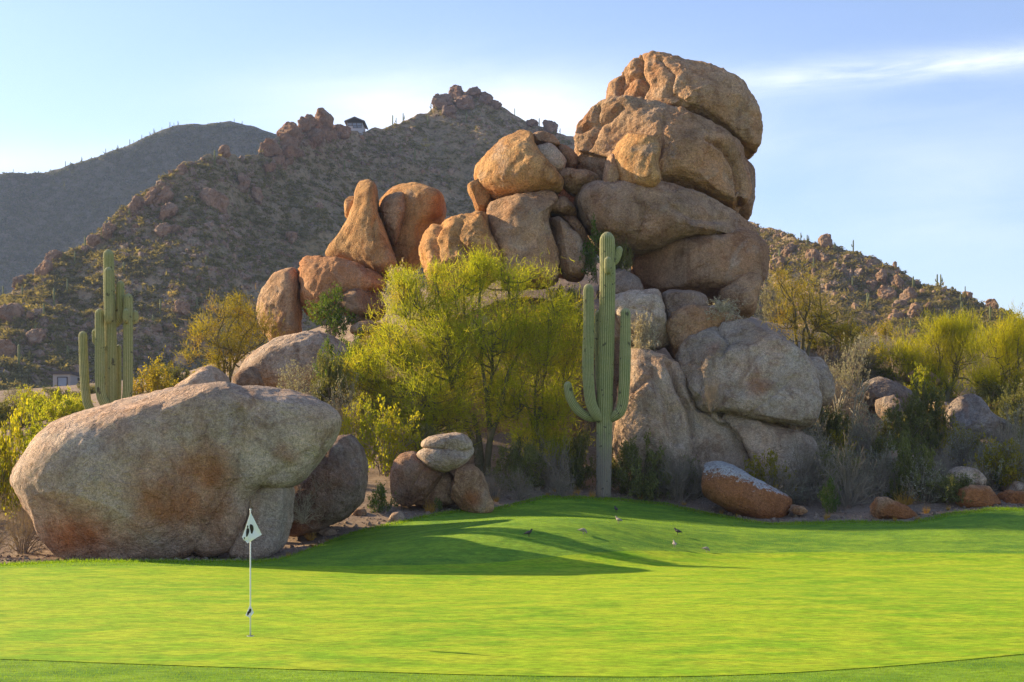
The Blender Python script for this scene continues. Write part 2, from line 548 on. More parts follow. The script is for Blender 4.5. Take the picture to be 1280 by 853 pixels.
def lobe(pts, Y, T, n=2.7, sub=5, shz=.22, shx=0., amp=1., facets=5, seed=0, crack=.5, dy=0., clip=None, rough=.65, fmin=.72, joints=()):
    """closed rock body whose silhouette follows pts (frame pixels) at distance Y, half as thick as T metres on each side"""
    r = np.random.default_rng(seed + 1000)
    xz = np.array([P(x, y, Y)[[0, 2]] for x, y in pts])
    c, th, R = outline_radius(xz)
    D, Tf = ico(sub)
    s = np.hypot(D[:, 0], D[:, 2]); q = D[:, 1]
    kk = (s ** n + np.abs(q) ** n) ** (-1 / n)
    rr, qq = s * kk, q * kk
    ang = np.arctan2(D[:, 2], D[:, 0])
    Rb = np.interp(ang, np.append(th, np.pi), np.append(R, R[0]))
    size = math.sqrt(R.mean() ** 2)
    # inside the rim the outline relaxes towards its own ellipse, so that no spokes run to the middle
    kx = np.exp(-np.linspace(-2, 2, 121) ** 2); kx /= kx.sum()
    Rs = np.convolve(np.pad(R, 60, 'wrap'), kx, 'valid')
    Rsm = np.interp(ang, np.append(th, np.pi), np.append(Rs, Rs[0]))
    w = np.clip((rr - .45) / .5, 0, 1); w = w * w * (3 - 2 * w)
    Re = Rsm + (Rb - Rsm) * w
    x = rr * Re * np.cos(ang); z = rr * Re * np.sin(ang)
    V = np.stack([x, qq * T, z], -1)
    V[:, 1] += shz * z + shx * x
    # broken faces
    for k in range(facets):
        nv = r.normal(size=3) * [1, .8, .8]
        if clip is not None and k < len(clip):
            nv = np.array(clip[k][:3], float)
        nv /= np.linalg.norm(nv)
        pr = V @ nv
        f = clip[k][3] if clip is not None and k < len(clip) else r.uniform(fmin, .93)
        ex = pr - pr.max() * f
        V = V - nv[None] * (np.maximum(ex, 0) * .88)[:, None]
    N = normals(V, Tf)
    o = r.uniform(-50, 50, 3)
    f0 = 1 / size
    d = .065 * size * fbm(V * f0 * 1.1 + o, 3)
    rg = np.abs(fbm(V * f0 * 1.9 + o * 1.5, 3, .5))
    d += rough * .075 * size * (.18 - np.minimum(rg, .3))
    q_ = fbm(V * f0 * 1.5 * np.array([1, 1, 1.4]) + o * 3.3, 4, .55) * 6.5
    fl = np.floor(q_); fr = np.clip((q_ - fl - .40) / .20, 0, 1)
    d += rough * .013 * size * (fl + fr * fr * (3 - 2 * fr))
    rg2 = np.abs(fbm(V * f0 * 5.2 + o * 2.5, 3, .5))
    d += rough * .030 * size * (.18 - np.minimum(rg2, .3))
    d += .034 * size * fbm(V * f0 * 3.2 + o * 2, 4, .55)
    d += min(.06, .025 * size) * fbm(V * 2.4 + o, 4, .65)
    W3 = V + np.array([c[0], Y + dy, c[1]])
    wx = CX + W3[:, 0] * F / W3[:, 1] + 1.3 * fbm(V * 1.3 + o * 6, 3, .6); wy = HY - (W3[:, 2] - CH) * F / W3[:, 1] + 1.3 * fbm(V * 1.3 + o * 7, 3, .6)
    for jp, dep, wid in joints:
        best = np.full(len(V), 1e9); side = np.zeros(len(V))
        for (x0, y0), (x1, y1) in zip(jp[:-1], jp[1:]):
            ex, ey = x1 - x0, y1 - y0
            t = np.clip(((wx - x0) * ex + (wy - y0) * ey) / (ex * ex + ey * ey), 0, 1)
            hx, hy = wx - x0 - t * ex, wy - y0 - t * ey
            ds = np.hypot(hx, hy)
            sd_ = np.sign(ex * hy - ey * hx)
            side = np.where(ds < best, sd_, side); best = np.minimum(best, ds)
        m_ = best * Y / F
        fr_ = (q < .25)
        d -= dep * np.exp(-(m_ / wid) ** 2) * fr_
        d += dep * .35 * np.exp(-m_ / (wid * 5)) * (side > 0) * fr_
    if crack > .3:
        wob = fbm(V * f0 * 1.6 + o * 4, 4, .55)
        for k in range(2 if size > 3 else 1):
            a = r.uniform(0, np.pi)
            nv = unit(np.array([np.cos(a), r.uniform(-.3, .3), np.sin(a)]))
            off = r.uniform(-.45, .45) * size
            cn = (V @ nv - off + .10 * size * wob) / (.012 * size + .03)
            lim = np.clip((V @ np.cross(nv, [0, 1, 0]) * r.choice([-1, 1]) / size + r.uniform(.1, .6)) * 4, 0, 1)
            d -= crack * (.035 * size + .05) * np.exp(-cn ** 2) * lim
            d += crack * .02 * size * np.clip(cn / 6, -1, 1) * lim * np.exp(-np.abs(cn) / 25)
    V = V + N * (d * amp)[:, None]
    V += np.array([c[0], Y + dy, c[1]])
    return V, Tf


TAN, GREY, ORG, RED, BRN, PALE = (.55, .365, .215), (.54, .43, .325), (.62, .365, .155), (.57, .31, .155), (.43, .285, .18), (.60, .475, .355)


def Z(frame, pts):
    x0, y0, s = frame
    return [(x0 + a / s, y0 + b / s) for a, b in pts]


Z3, Z5, Z6, Z8, Z9, Z10, Z12 = (560, 60, 3.195), (0, 440, 2.6667), (300, 220, 4), (380, 500, 4), (660, 270, 4), (660, 440, 4), (960, 440, 4)
_seed = [0]


def rock(label, lobes, tint, stains=(), lichen=None, group='granite boulders of the rock pile', name='boulder', cat='boulder'):
    parts = []
    for L in lobes:
        _seed[0] += 1
        kw = dict(L); kw.setdefault('seed', _seed[0])
        parts.append(lobe(**kw))
    V, T = join(parts)
    px = CX + V[:, 0] * F / V[:, 1]; py = HY - (V[:, 2] - CH) * F / V[:, 1]
    st = np.zeros(len(V))
    for sx, sy, rx, ry, a in stains:
        st = np.maximum(st, a * np.clip(1.35 - np.sqrt(((px - sx) / rx) ** 2 + ((py - sy) / ry) ** 2), 0, 1))
    li = np.zeros(len(V))
    if lichen:
        N = normals(V, T)
        li = lichen(px, py, N)
    base = np.array([V[:, 0].mean(), V[:, 1].mean(), V[:, 2].min()])
    o = obj(name, np_mesh(name, V - base, T, True, {'stain': st, 'lichen': li}), M['granite'], loc=base)
    o.color = (*tint, 1)
    return tag(o, label, cat, group)


def L(frame, pts, Y, T, **k):
    return dict(pts=Z(frame, pts) if frame else pts, Y=Y, T=T, **k)


# --- the big stack
rock('huge cracked boulder at the very top of the rock stack, overhanging on its right', [
    L(Z3, [(645, 240), (655, 160), (690, 125), (720, 80), (775, 52), (850, 50), (920, 76), (1000, 86), (1090, 123), (1150, 173), (1202, 240), (1228, 320), (1233, 400), (1218, 440), (1165, 432), (1080, 392), (980, 345), (880, 305), (760, 270), (700, 255)], 73, 4.0, n=3.2, sub=7, facets=4, clip=[(-.7, -.68, .2, .66), (-.1, -.75, .65, .84), (.45, -.85, -.25, .88)], crack=0., seed=3, rough=.95, joints=[(Z(Z3, [(772, 50), (765, 110), (790, 150), (762, 195), (768, 262)]), .34, .15), (Z(Z3, [(700, 120), (686, 170), (690, 200), (670, 245)]), .26, .13), (Z(Z3, [(850, 50), (900, 110), (880, 180), (930, 215)]), .22, .16), (Z(Z3, [(1010, 320), (1090, 340), (1165, 395), (1205, 425)]), .25, .14), (Z(Z3, [(765, 110), (720, 130), (690, 180)]), .25, .12)])], TAN, [(835, 175, 60, 10, .5), (790, 120, 16, 30, .35)])
rock('massive rounded boulder second from the top, with a nose shaped slab on its front', [
    L(Z3, [(508, 420), (510, 310), (555, 265), (600, 230), (660, 225), (760, 235), (870, 270), (980, 320), (1080, 375), (1150, 425), (1176, 500), (1184, 600), (1168, 660), (1100, 664), (1000, 636), (900, 605), (800, 600), (620, 600), (550, 580), (512, 500)], 72, 4.6, n=3.6, sub=7, facets=4, clip=[(-.62, -.75, .25, .62), (-.1, -.75, .65, .86), (.5, -.85, -.05, .9)], crack=0., seed=8, rough=.95, joints=[(Z(Z3, [(1040, 360), (1110, 410), (1150, 470), (1168, 560), (1160, 640)]), .4, .15), (Z(Z3, [(600, 235), (585, 300), (530, 330)]), .25, .15), (Z(Z3, [(690, 240), (640, 280), (600, 300), (575, 360), (530, 440)]), .22, .14), (Z(Z3, [(860, 290), (850, 360), (842, 430)]), .18, .14), (Z(Z3, [(512, 425), (560, 440), (625, 450)]), .25, .14)])], TAN, [(730, 150, 14, 30, .5)])
rock('brown slab wedged behind the right end of the second boulder of the stack', [
    L(Z3, [(1090, 420), (1150, 430), (1185, 460), (1209, 520), (1207, 620), (1196, 700), (1130, 700), (1050, 640), (1040, 480)], 74.5, 3.0, n=3, sub=6)], BRN)
rock('nose shaped orange slab leaning on the front of the second boulder', [
    L(Z3, [(640, 440), (675, 375), (720, 335), (770, 316), (810, 343), (844, 425), (826, 480), (834, 555), (805, 580), (690, 578), (668, 530)], 67.9, 1.5, n=3, sub=6, facets=2, shz=.35, shx=-.75, crack=.3)], ORG)
rock('narrow upright sliver of rock beside the nose shaped slab', [
    L(Z3, [(620, 585), (624, 480), (640, 425), (668, 420), (692, 520), (690, 585)], 68.0, .9, n=2.6, sub=5, facets=3)], TAN)
rock('long sloping slab under the second boulder of the stack', [
    L(Z3, [(510, 610), (540, 572), (640, 560), (760, 555), (860, 575), (960, 610), (1060, 645), (1150, 690), (1215, 745), (1228, 775), (1100, 775), (980, 790), (880, 808), (800, 835), (740, 850), (600, 800), (540, 730), (512, 660)], 70.5, 4.4, n=3.8, sub=7, crack=0., facets=3, joints=[(Z(Z3, [(760, 570), (780, 640), (760, 740)]), .15, .16), (Z(Z3, [(900, 640), (980, 680), (1100, 690)]), .18, .15)])], (.46, .33, .225), [(700, 250, 40, 20, .25)])
rock('dark flat fronted boulder at the bottom right of the stack behind the saguaro', [
    L(Z9, [(518, 235), (560, 185), (640, 160), (780, 130), (940, 118), (1070, 98), (1130, 125), (1178, 170), (1182, 240), (1165, 330), (1100, 420), (980, 430), (880, 420), (650, 400), (560, 360), (520, 290)], 70.5, 3.8, n=4.5, sub=6, crack=.3, facets=2)], BRN)
rock('round golden boulder on the left shoulder of the stack', [
    L(Z3, [(103, 515), (108, 470), (150, 420), (210, 370), (290, 338), (335, 352), (352, 410), (390, 470), (430, 520), (452, 565), (440, 605), (330, 622), (200, 618), (150, 590), (118, 555)], 71, 3.0, n=2.7, sub=6, crack=.15, facets=2, shx=-.6, shz=.35)], ORG, [(612, 240, 22, 12, .5)])
rock('small lump of rock under the left side of the golden round boulder', [
    L(Z3, [(75, 560), (90, 522), (125, 505), (180, 580), (175, 630), (132, 672), (112, 655), (93, 600)], 71.3, 1.6, sub=5)], ORG, [(590, 255, 14, 20, .6)])
rock('flat dark flake lying topmost between golden boulder and second boulder', [
    L(Z3, [(325, 360), (345, 346), (395, 343), (435, 368), (452, 400), (400, 402), (338, 395)], 71.4, 1.2, sub=5, n=3)], BRN)
rock('angular grey flake tilted against the right side of the golden boulder', [
    L(Z3, [(338, 400), (400, 382), (442, 412), (482, 478), (450, 510), (395, 500), (362, 465)], 70.3, 1.1, sub=5, n=3.4, facets=6)], GREY)
rock('small wedge stone jammed against the left edge of the second boulder', [
    L(Z3, [(430, 385), (478, 398), (520, 428), (518, 480), (478, 500), (440, 440)], 71.6, 1.2, sub=5)], BRN)
rock('lens shaped stone lying under the left end of the second boulder', [
    L(Z3, [(428, 492), (470, 482), (560, 496), (604, 518), (622, 560), (592, 584), (500, 594), (458, 560)], 69.8, 1.4, sub=5, n=2.4, crack=.2)], TAN)
rock('blocky upright boulder below the golden round boulder', [
    L(Z3, [(148, 645), (168, 608), (260, 598), (400, 590), (440, 620), (405, 660), (395, 720), (425, 800), (445, 870), (430, 960), (220, 970), (195, 860), (160, 745)], 69.6, 3.0, n=4.2, sub=6, crack=.35, facets=3, shx=-.4)], TAN, [(620, 300, 10, 40, .35)])
rock('leaning wedge slab to the right of the blocky upright boulder', [
    L(Z3, [(382, 685), (402, 660), (450, 688), (540, 775), (556, 853), (540, 930), (470, 930), (430, 853), (400, 770)], 68.8, 1.8, n=4.2, sub=6, shx=-.1)], BRN)
rock('small slab perched on the upper end of the leaning wedge', [
    L(Z3, [(383, 632), (430, 606), (462, 596), (508, 640), (520, 690), (440, 672), (390, 660)], 69.2, 1.2, sub=5, n=3)], BRN)
rock('thin dark stone between the leaning wedge and the sloping slab', [
    L(Z3, [(435, 668), (510, 676), (550, 740), (570, 830), (530, 800), (470, 715)], 69.6, 1.3, sub=5, n=3)], BRN)
rock('orange jagged boulder low on the left end of the stack behind the palo verde', [
    L(Z6, [(893, 350), (928, 280), (990, 233), (1060, 222), (1140, 208), (1225, 198), (1260, 300), (1310, 420), (1300, 520), (1200, 600), (1000, 640), (945, 560), (928, 480), (905, 400)], 69.9, 2.9, n=3.4, sub=6, facets=6, crack=0., shx=-.7, rough=1.2, joints=[(Z(Z6, [(1000, 240), (960, 320), (985, 420)]), .3, .15), (Z(Z6, [(1100, 230), (1070, 300), (1120, 380)]), .3, .15)])], ORG, [(590, 330, 25, 30, .6), (565, 300, 20, 12, .4)])
rock('bell shaped standing rock with a narrow top left of the stack', [
    L(Z6, [(573, 60), (590, 22), (640, 12), (682, 33), (688, 110), (697, 190), (722, 250), (748, 330), (800, 470), (775, 525), (742, 535), (640, 480), (560, 450), (440, 414), (405, 387), (418, 352), (480, 300), (540, 222), (568, 130)], 75, 1.9, n=3, sub=6, facets=2, crack=.12, amp=.6, shx=-.65, shz=.2, joints=[(Z(Z6, [(672, 220), (660, 270), (668, 310)]), .25, .15), (Z(Z6, [(600, 120), (570, 240), (500, 340)]), .12, .2)])], ORG, [(480, 345, 16, 14, .6), (420, 325, 25, 8, .5)])
rock('tall curved rock with an overhanging rusty right edge beside the bell shaped rock', [
    L(Z6, [(686, 190), (688, 110), (730, 68), (800, 43), (870, 40), (950, 73), (1012, 108), (1025, 150), (1022, 232), (950, 262), (905, 350), (915, 430), (870, 490), (790, 490), (735, 330)], 77, 2.4, n=3, sub=6, facets=2, crack=.2, amp=.7, shx=-.6)], ORG, [(545, 262, 14, 22, .9), (535, 250, 25, 14, .4)])
rock('rough fold of rock leaning on the left face of the tall curved rock', [
    L(Z6, [(684, 205), (706, 130), (765, 88), (822, 82), (838, 180), (805, 290), (774, 366), (728, 285)], 75.2, 1.3, n=2.6, sub=6, facets=4, shx=-.5)], TAN)
rock('small stub of rock behind the neck of the bell shaped rock', [
    L(Z6, [(524, 132), (543, 108), (585, 102), (600, 180), (565, 240), (530, 222)], 77.2, 1.2, sub=5)], ORG)
rock('wide rusty slab that carries the bell shaped rock', [
    L(Z6, [(283, 432), (318, 399), (420, 405), (560, 440), (640, 478), (735, 528), (740, 585), (640, 640), (480, 680), (340, 720), (306, 640), (298, 520)], 74.5, 2.9, n=3.4, sub=6, facets=5, crack=.6, shx=-.45, rough=1.)], RED, [(430, 340, 30, 10, .4)])
rock('round shouldered boulder at the far left of the slab under the bell rock', [
    L(Z6, [(78, 640), (118, 560), (178, 478), (230, 452), (282, 472), (304, 540), (308, 620), (318, 700), (310, 820), (190, 870), (105, 770)], 75, 2.2, n=3, sub=6, facets=3, crack=.3, shx=-.6, rough=.9)], TAN, [(340, 400, 18, 20, .5)])
rock('grey brown boulder in shade below the slab under the bell rock', [
    L(Z6, [(470, 620), (560, 576), (720, 565), (740, 650), (700, 725), (600, 725), (500, 720)], 72.5, 2.2, n=2.8, sub=5)], BRN)
rock('small dark stone in the gravel below the bell rock slab', [
    L(Z6, [(538, 710), (580, 690), (630, 700), (645, 726), (600, 745), (550, 738)], 71.5, .8, sub=5)], GREY)
rock('low flat stone just left of the palo verde crown', [
    L(Z6, [(548, 760), (600, 730), (660, 720), (722, 740), (712, 775), (640, 800), (560, 800)], 70.5, 1.1, sub=5)], TAN)
rock('broad sunlit whaleback rock behind the great round boulder', [
    L(None, [(298, 472), (318, 441), (350, 421), (390, 412), (416, 420), (446, 445), (440, 485), (350, 490)], 68, 2.6, n=2.4, sub=6, facets=2, crack=.2)], PALE)
rock('pale ridge of rock peeping over the top of the great round boulder', [
    L(None, [(203, 500), (225, 480), (245, 466), (262, 457), (275, 463), (288, 482), (292, 505)], 58, 1.6, sub=5)], PALE)
rock('small brown stone at the foot of the olive tree left of the whaleback rock', [
    L(None, [(288, 484), (296, 465), (312, 457), (328, 464), (334, 484), (315, 492)], 60, .8, sub=5)], BRN)
rock('pale boulder showing through the palo verde branches', [
    L(None, [(585, 415), (592, 398), (604, 392), (616, 400), (618, 425), (600, 440)], 69, .9, sub=5)], PALE)
rock('pale rounded stone on the slope left of the palo verde crown', [
    L(None, [(462, 428), (470, 412), (490, 405), (508, 415), (512, 435), (490, 448)], 70, 1.0, sub=5)], PALE)
rock('large shaded boulder behind the palo verde trunk', [
    L(None, [(520, 470), (560, 400), (640, 375), (720, 380), (770, 420), (790, 520), (760, 600), (640, 610), (550, 590)], 71.5, 4., n=3, sub=6)], BRN)
rock('shadowed boulder deep in the cleft between the golden boulder and the sloping slab', [
    L(None, [(640, 215), (690, 190), (745, 205), (765, 280), (740, 350), (680, 350), (645, 290)], 75.5, 2.4, n=3, sub=5)], BRN)
# --- the right hand mass
rock('round topped boulder sitting between the saguaro and the dark flat fronted boulder', [
    L(Z9, [(343, 350), (385, 305), (430, 272), (492, 268), (552, 308), (584, 380), (575, 430), (430, 440), (350, 420)], 67.3, 1.7, sub=6, n=2.5)], (.38, .29, .22))
rock('upright tan boulder at the right foot of the dark flat fronted boulder', [
    L(Z9, [(960, 335), (1030, 293), (1100, 279), (1157, 298), (1158, 345), (1135, 400), (1118, 520), (1000, 500), (955, 420)], 67.5, 1.8, n=3, sub=6, facets=5)], TAN)
rock('pale cracked ledge right behind the upper arms of the tall saguaro', [
    L(Z9, [(395, 430), (450, 402), (520, 385), (664, 380), (672, 460), (682, 560), (700, 640), (640, 680), (560, 670), (480, 640), (400, 580)], 65.2, 2.6, n=4, sub=6, facets=4, rough=.9)], PALE)
rock('hump shaped grey brown boulder on the crest below the dark flat fronted boulder', [
    L(Z9, [(662, 400), (708, 362), (780, 374), (876, 402), (890, 470), (800, 500), (730, 520), (690, 560), (666, 480)], 65.4, 2., n=3.6, sub=6)], (.36, .29, .225))
rock('square cornered tan block between the crest hump and the great grey boulder', [
    L(Z9, [(668, 545), (718, 478), (800, 452), (950, 476), (1050, 520), (1090, 560), (960, 590), (840, 640), (760, 700), (735, 720), (690, 640)], 64.3, 2.1, n=4.2, sub=6, facets=6, rough=1.)], TAN)
rock('great grey boulder with rusty patches at the right of the pile', [
    L(None, [(843, 450), (852, 430), (880, 414), (905, 404), (935, 403), (970, 412), (995, 436), (1011, 465), (1015, 500), (1006, 532), (985, 538), (950, 533), (920, 521), (890, 517), (865, 515), (853, 492), (847, 468)], 62.6, 3.0, n=4.2, sub=7, facets=5, crack=.8, shz=.4, rough=.7, joints=[(Z(Z9, [(950, 560), (1000, 630), (960, 700)]), .2, .14), (Z(Z10, [(850, 60), (860, 160), (850, 250)]), .15, .14)])], GREY, [(945, 480, 22, 18, .55), (890, 435, 18, 14, .4), (975, 440, 20, 15, .35)])
rock('steep grey slab running down behind the tall saguaro', [
    L(None, [(782, 440), (800, 425), (832, 438), (850, 455), (860, 495), (872, 512), (908, 520), (935, 570), (942, 605), (900, 615), (840, 615), (790, 605), (762, 570), (768, 520), (780, 480)], 62.5, 2.8, n=4.2, sub=7, facets=4, shz=.4, crack=0., rough=.7, joints=[(Z(Z10, [(700, 60), (760, 200), (805, 290), (820, 410)]), .4, .15), (Z(Z10, [(610, 90), (640, 180), (700, 300), (730, 450)]), .2, .18), (Z(Z10, [(530, 200), (600, 130)]), .2, .14)])], GREY, [(806, 480, 12, 20, .4)])
rock('smooth grey slab under the great grey boulder', [
    L(None, [(862, 512), (900, 508), (935, 518), (970, 531), (1008, 545), (1020, 580), (1000, 618), (940, 615), (922, 575), (895, 535)], 61.9, 2.6, n=4.5, sub=6, facets=3, shz=.4, crack=0., joints=[(Z(Z10, [(965, 310), (1000, 390), (1045, 450), (1080, 540), (1095, 600)]), .45, .15)])], GREY)
rock('small grey boulder at the right shoulder of the great grey boulder', [
    L(None, [(998, 445), (1013, 440), (1031, 453), (1042, 480), (1038, 505), (1015, 512), (1004, 480)], 63.5, 1.2, sub=5)], GREY)
# --- the great round boulder by the green
rock('great round boulder with a beak like overhang at the edge of the green', [
    L(Z5, [(68, 430), (80, 380), (130, 310), (160, 270), (230, 218), (340, 178), (480, 140), (600, 118), (690, 130), (760, 190), (800, 290), (800, 400), (770, 500), (720, 600), (650, 690), (500, 697), (350, 694), (230, 678), (172, 612), (142, 548), (98, 490)], 45.0, 3.5, n=2.6, sub=7, facets=2, clip=[(-.1, -.25, .95, .93)], crack=.12, amp=.55, shz=.12, seed=21, rough=.5, joints=[(Z(Z5, [(790, 215), (804, 270), (800, 340), (785, 420), (740, 500), (690, 580), (640, 680)]), .42, .26), (Z(Z5, [(260, 640), (190, 590), (140, 530), (100, 480)]), .12, .2)]),
    L(Z5, [(300, 260), (480, 150), (600, 116), (720, 107), (860, 112), (960, 127), (1050, 157), (1112, 188), (1134, 230), (1118, 290), (1065, 370), (1010, 435), (960, 458), (880, 470), (848, 500), (838, 600), (800, 660), (700, 690), (500, 690), (350, 600)], 43.7, 1.5, n=2.6, sub=7, facets=2, clip=[(.2, -.3, .92, .93)], crack=.1, amp=.5, shz=.0, shx=.12, seed=22, rough=.5, joints=[(Z(Z5, [(790, 215), (804, 270), (800, 340), (785, 420), (740, 500), (690, 580), (640, 680)]), .42, .26), (Z(Z5, [(870, 470), (890, 430), (960, 400)]), .2, .2), (Z(Z5, [(800, 120), (850, 180), (860, 260)]), .08, .2)])],
    (.62, .475, .36), [(215, 622, 74, 50, .80), (250, 590, 50, 42, .92), (268, 625, 30, 50, .7), (98, 670, 46, 32, .95), (352, 565, 24, 16, .45), (190, 655, 70, 28, .45)], group='boulders along the edge of the green')
rock('grey pedestal of rock under the beak of the great round boulder', [
    L(Z5, [(842, 440), (900, 420), (964, 430), (967, 560), (947, 645), (902, 690), (820, 695), (770, 680), (800, 600), (838, 540)], 44., 1.1, n=4.5, sub=6, facets=3)], GREY, [(320, 640, 8, 25, .3)], group='boulders along the edge of the green')
rock('brown rounded boulder tucked behind the beak of the great round boulder', [
    L(Z5, [(940, 480), (1040, 350), (1108, 280), (1162, 266), (1204, 308), (1226, 370), (1226, 440), (1212, 505), (1150, 560), (1050, 610), (950, 610)], 49, 2.2, n=2.5, sub=6, facets=3)], (.31, .22, .165), [(430, 600, 25, 30, .3)], group='boulders along the edge of the green')
rock('split egg shaped boulder balanced on two lower rocks left of centre', [
    L(Z8, [(558, 272), (592, 245), (640, 232), (740, 225), (846, 230), (850, 262), (822, 312), (760, 347), (700, 364), (640, 352), (590, 322)], 54, 1.0, n=2.5, sub=6, facets=1, crack=.2, amp=.7),
    L(Z8, [(588, 240), (588, 208), (640, 178), (740, 163), (800, 168), (842, 208), (846, 245), (780, 262), (680, 258)], 54.1, .95, n=2.5, sub=6, facets=1, crack=.2, amp=.7)], PALE, group='boulders along the edge of the green')
rock('rough brown boulder under the left side of the split egg boulder', [
    L(Z8, [(428, 405), (448, 310), (486, 268), (550, 258), (615, 308), (715, 358), (718, 430), (665, 490), (565, 512), (520, 532), (455, 505)], 54.3, 1.2, n=3.2, sub=6, facets=5, crack=.7)], (.36, .24, .16), [(535, 585, 12, 10, .5)], group='boulders along the edge of the green')
rock('small dark wedge of rock beneath the split egg boulder', [
    L(Z8, [(530, 515), (600, 400), (690, 345), (770, 350), (790, 430), (775, 525), (680, 535), (590, 530)], 54.5, .9, sub=5)], BRN, group='boulders along the edge of the green')
rock('leaning boulder with an orange lichen foot under the right side of the split egg boulder', [
    L(Z8, [(722, 388), (732, 345), (800, 322), (858, 336), (896, 374), (922, 450), (958, 548), (900, 572), (820, 566), (745, 530), (725, 460)], 53.8, .95, n=3.2, sub=6, facets=5)], TAN, [(592, 622, 14, 14, .9)], group='boulders along the edge of the green')
for lab, pts, Y, T, tint in [
        ('low grey stone in the sand between the brown boulder and the turf', [(415, 608), (440, 563), (482, 553), (508, 590), (500, 618)], None, .35, GREY),
        ('little tan stone at the left of the small dark green bush', [(230, 575), (250, 545), (300, 540), (320, 570), (290, 590)], None, .3, TAN),
        ('flat stone in the sand by the dead twigs of the brown boulder', [(60, 660), (90, 640), (150, 640), (170, 672), (110, 690)], None, .3, GREY)]:
    q = Z(Z8, pts)
    Y = onground(np.mean([a for a, b in q]), max(b for a, b in q) - 2)[1] + .3
    rock(lab, [L(None, q, Y, T, sub=5)], tint, group='small stones in the sand')
rock('long rust orange boulder with a frosted white top lying at the turf edge', [
    L(Z10, [(826, 652), (848, 588), (900, 552), (962, 546), (1050, 577), (1150, 645), (1280, 705), (1322, 745), (1270, 838), (1140, 850), (1000, 800), (890, 730)], 56.6, 1.3, n=2.5, sub=6, facets=2, crack=.1, amp=.7)], (.36, .26, .19), [(930, 625, 85, 40, 1.8)],
    lichen=lambda px, py, N: np.clip(.40 + .95 * (N[:, 2] - .5) - .01 * np.clip(px - 925, 0, 60) * .3, 0, 1) * (N[:, 2] > .1), group='rust coloured boulders at the turf edge')
rock('small tan stone touching the right tip of the long rust boulder', [
    L(None, [(984, 640), (990, 630), (1002, 631), (1011, 640), (1000, 645)], 55.6, .35, sub=4)], TAN, group='rust coloured boulders at the turf edge')
rock('rust and tan boulder alone in the sand at the turf edge right of centre', [
    L(Z12, [(498, 775), (518, 735), (580, 725), (622, 742), (692, 768), (755, 830), (700, 855), (600, 860), (528, 830)], 54.6, .75, sub=6, n=2.6)], TAN, [(1125, 640, 26, 14, 1.4), (1092, 632, 6, 10, .8)], group='rust coloured boulders at the turf edge')
rock('rust red boulder carrying a pale boulder near the right end of the turf', [
    L(Z12, [(902, 712), (938, 673), (1000, 664), (1082, 664), (1133, 688), (1160, 740), (1155, 790), (1060, 795), (960, 785)], 55.6, .8, sub=6, n=2.6)], TAN, [(1218, 625, 44, 18, 1.5)], group='rust coloured boulders at the turf edge')
rock('pale rounded boulder resting behind the rust red boulder at right', [
    L(Z12, [(902, 640), (908, 598), (960, 574), (1020, 577), (1062, 608), (1096, 665), (1060, 700), (920, 700)], 57., .9, sub=6, n=2.5)], PALE, group='rust coloured boulders at the turf edge')
rock('rust streaked boulder cut by the right edge of the view', [
    L(Z12, [(1150, 715), (1200, 692), (1280, 696), (1340, 720), (1350, 790), (1250, 800), (1165, 790)], 56, .8, sub=6)], TAN, [(1262, 625, 34, 18, 1.2)], group='rust coloured boulders at the turf edge')
rock('grey boulder half hidden by a dark green shrub at the right edge', [
    L(Z12, [(1170, 665), (1220, 637), (1275, 655), (1310, 690), (1280, 730), (1190, 720)], 58, .8, sub=5)], GREY, group='rust coloured boulders at the turf edge')
SL = 'boulders on the scrubby slope at right'
rock('pointed grey boulder like a shark fin on the right hand slope', [
    L(Z12, [(890, 300), (945, 205), (985, 177), (1032, 198), (1074, 250), (1104, 310), (1200, 362), (1200, 430), (1000, 430), (880, 400)], 68, 1.6, n=2.5, sub=6, shz=.4)], (.37, .32, .28), [(1207, 510, 6, 14, .5)], group=SL)
rock('low pale stone left of the shark fin boulder', [
    L(Z12, [(790, 275), (830, 248), (882, 252), (905, 285), (880, 320), (800, 315)], 70, .9, sub=5)], PALE, group=SL)
rock('blunt brown boulder in the middle of the right hand slope', [
    L(Z12, [(545, 235), (600, 202), (652, 238), (694, 300), (740, 352), (720, 400), (620, 380), (552, 310)], 70, 1.3, sub=6)], (.34, .28, .23), [(1120, 525, 12, 10, .5)], group=SL)
rock('long grey rock high on the slope behind the blunt brown boulder', [
    L(Z12, [(440, 200), (480, 150), (560, 126), (680, 176), (756, 250), (760, 310), (620, 300), (470, 280)], 76, 2., sub=6)], (.34, .29, .25), group=SL)
rock('small pale boulder nestled in shrubs low on the right hand slope', [
    L(Z12, [(596, 530), (628, 490), (690, 482), (724, 508), (728, 560), (620, 565)], 61, .6, sub=5)], PALE, group=SL)
rock('tan boulder at the foot of the yellow palo verdes on the right', [
    L(Z12, [(680, 115), (740, 82), (802, 92), (858, 150), (850, 190), (700, 170)], 82, 1.4, sub=5)], TAN, group=SL)
rock('sunlit golden boulder under the palo verdes at the right edge', [
    L(Z12, [(1090, 270), (1120, 238), (1180, 222), (1226, 258), (1225, 310), (1110, 310)], 76, 1., sub=5)], ORG, group=SL)

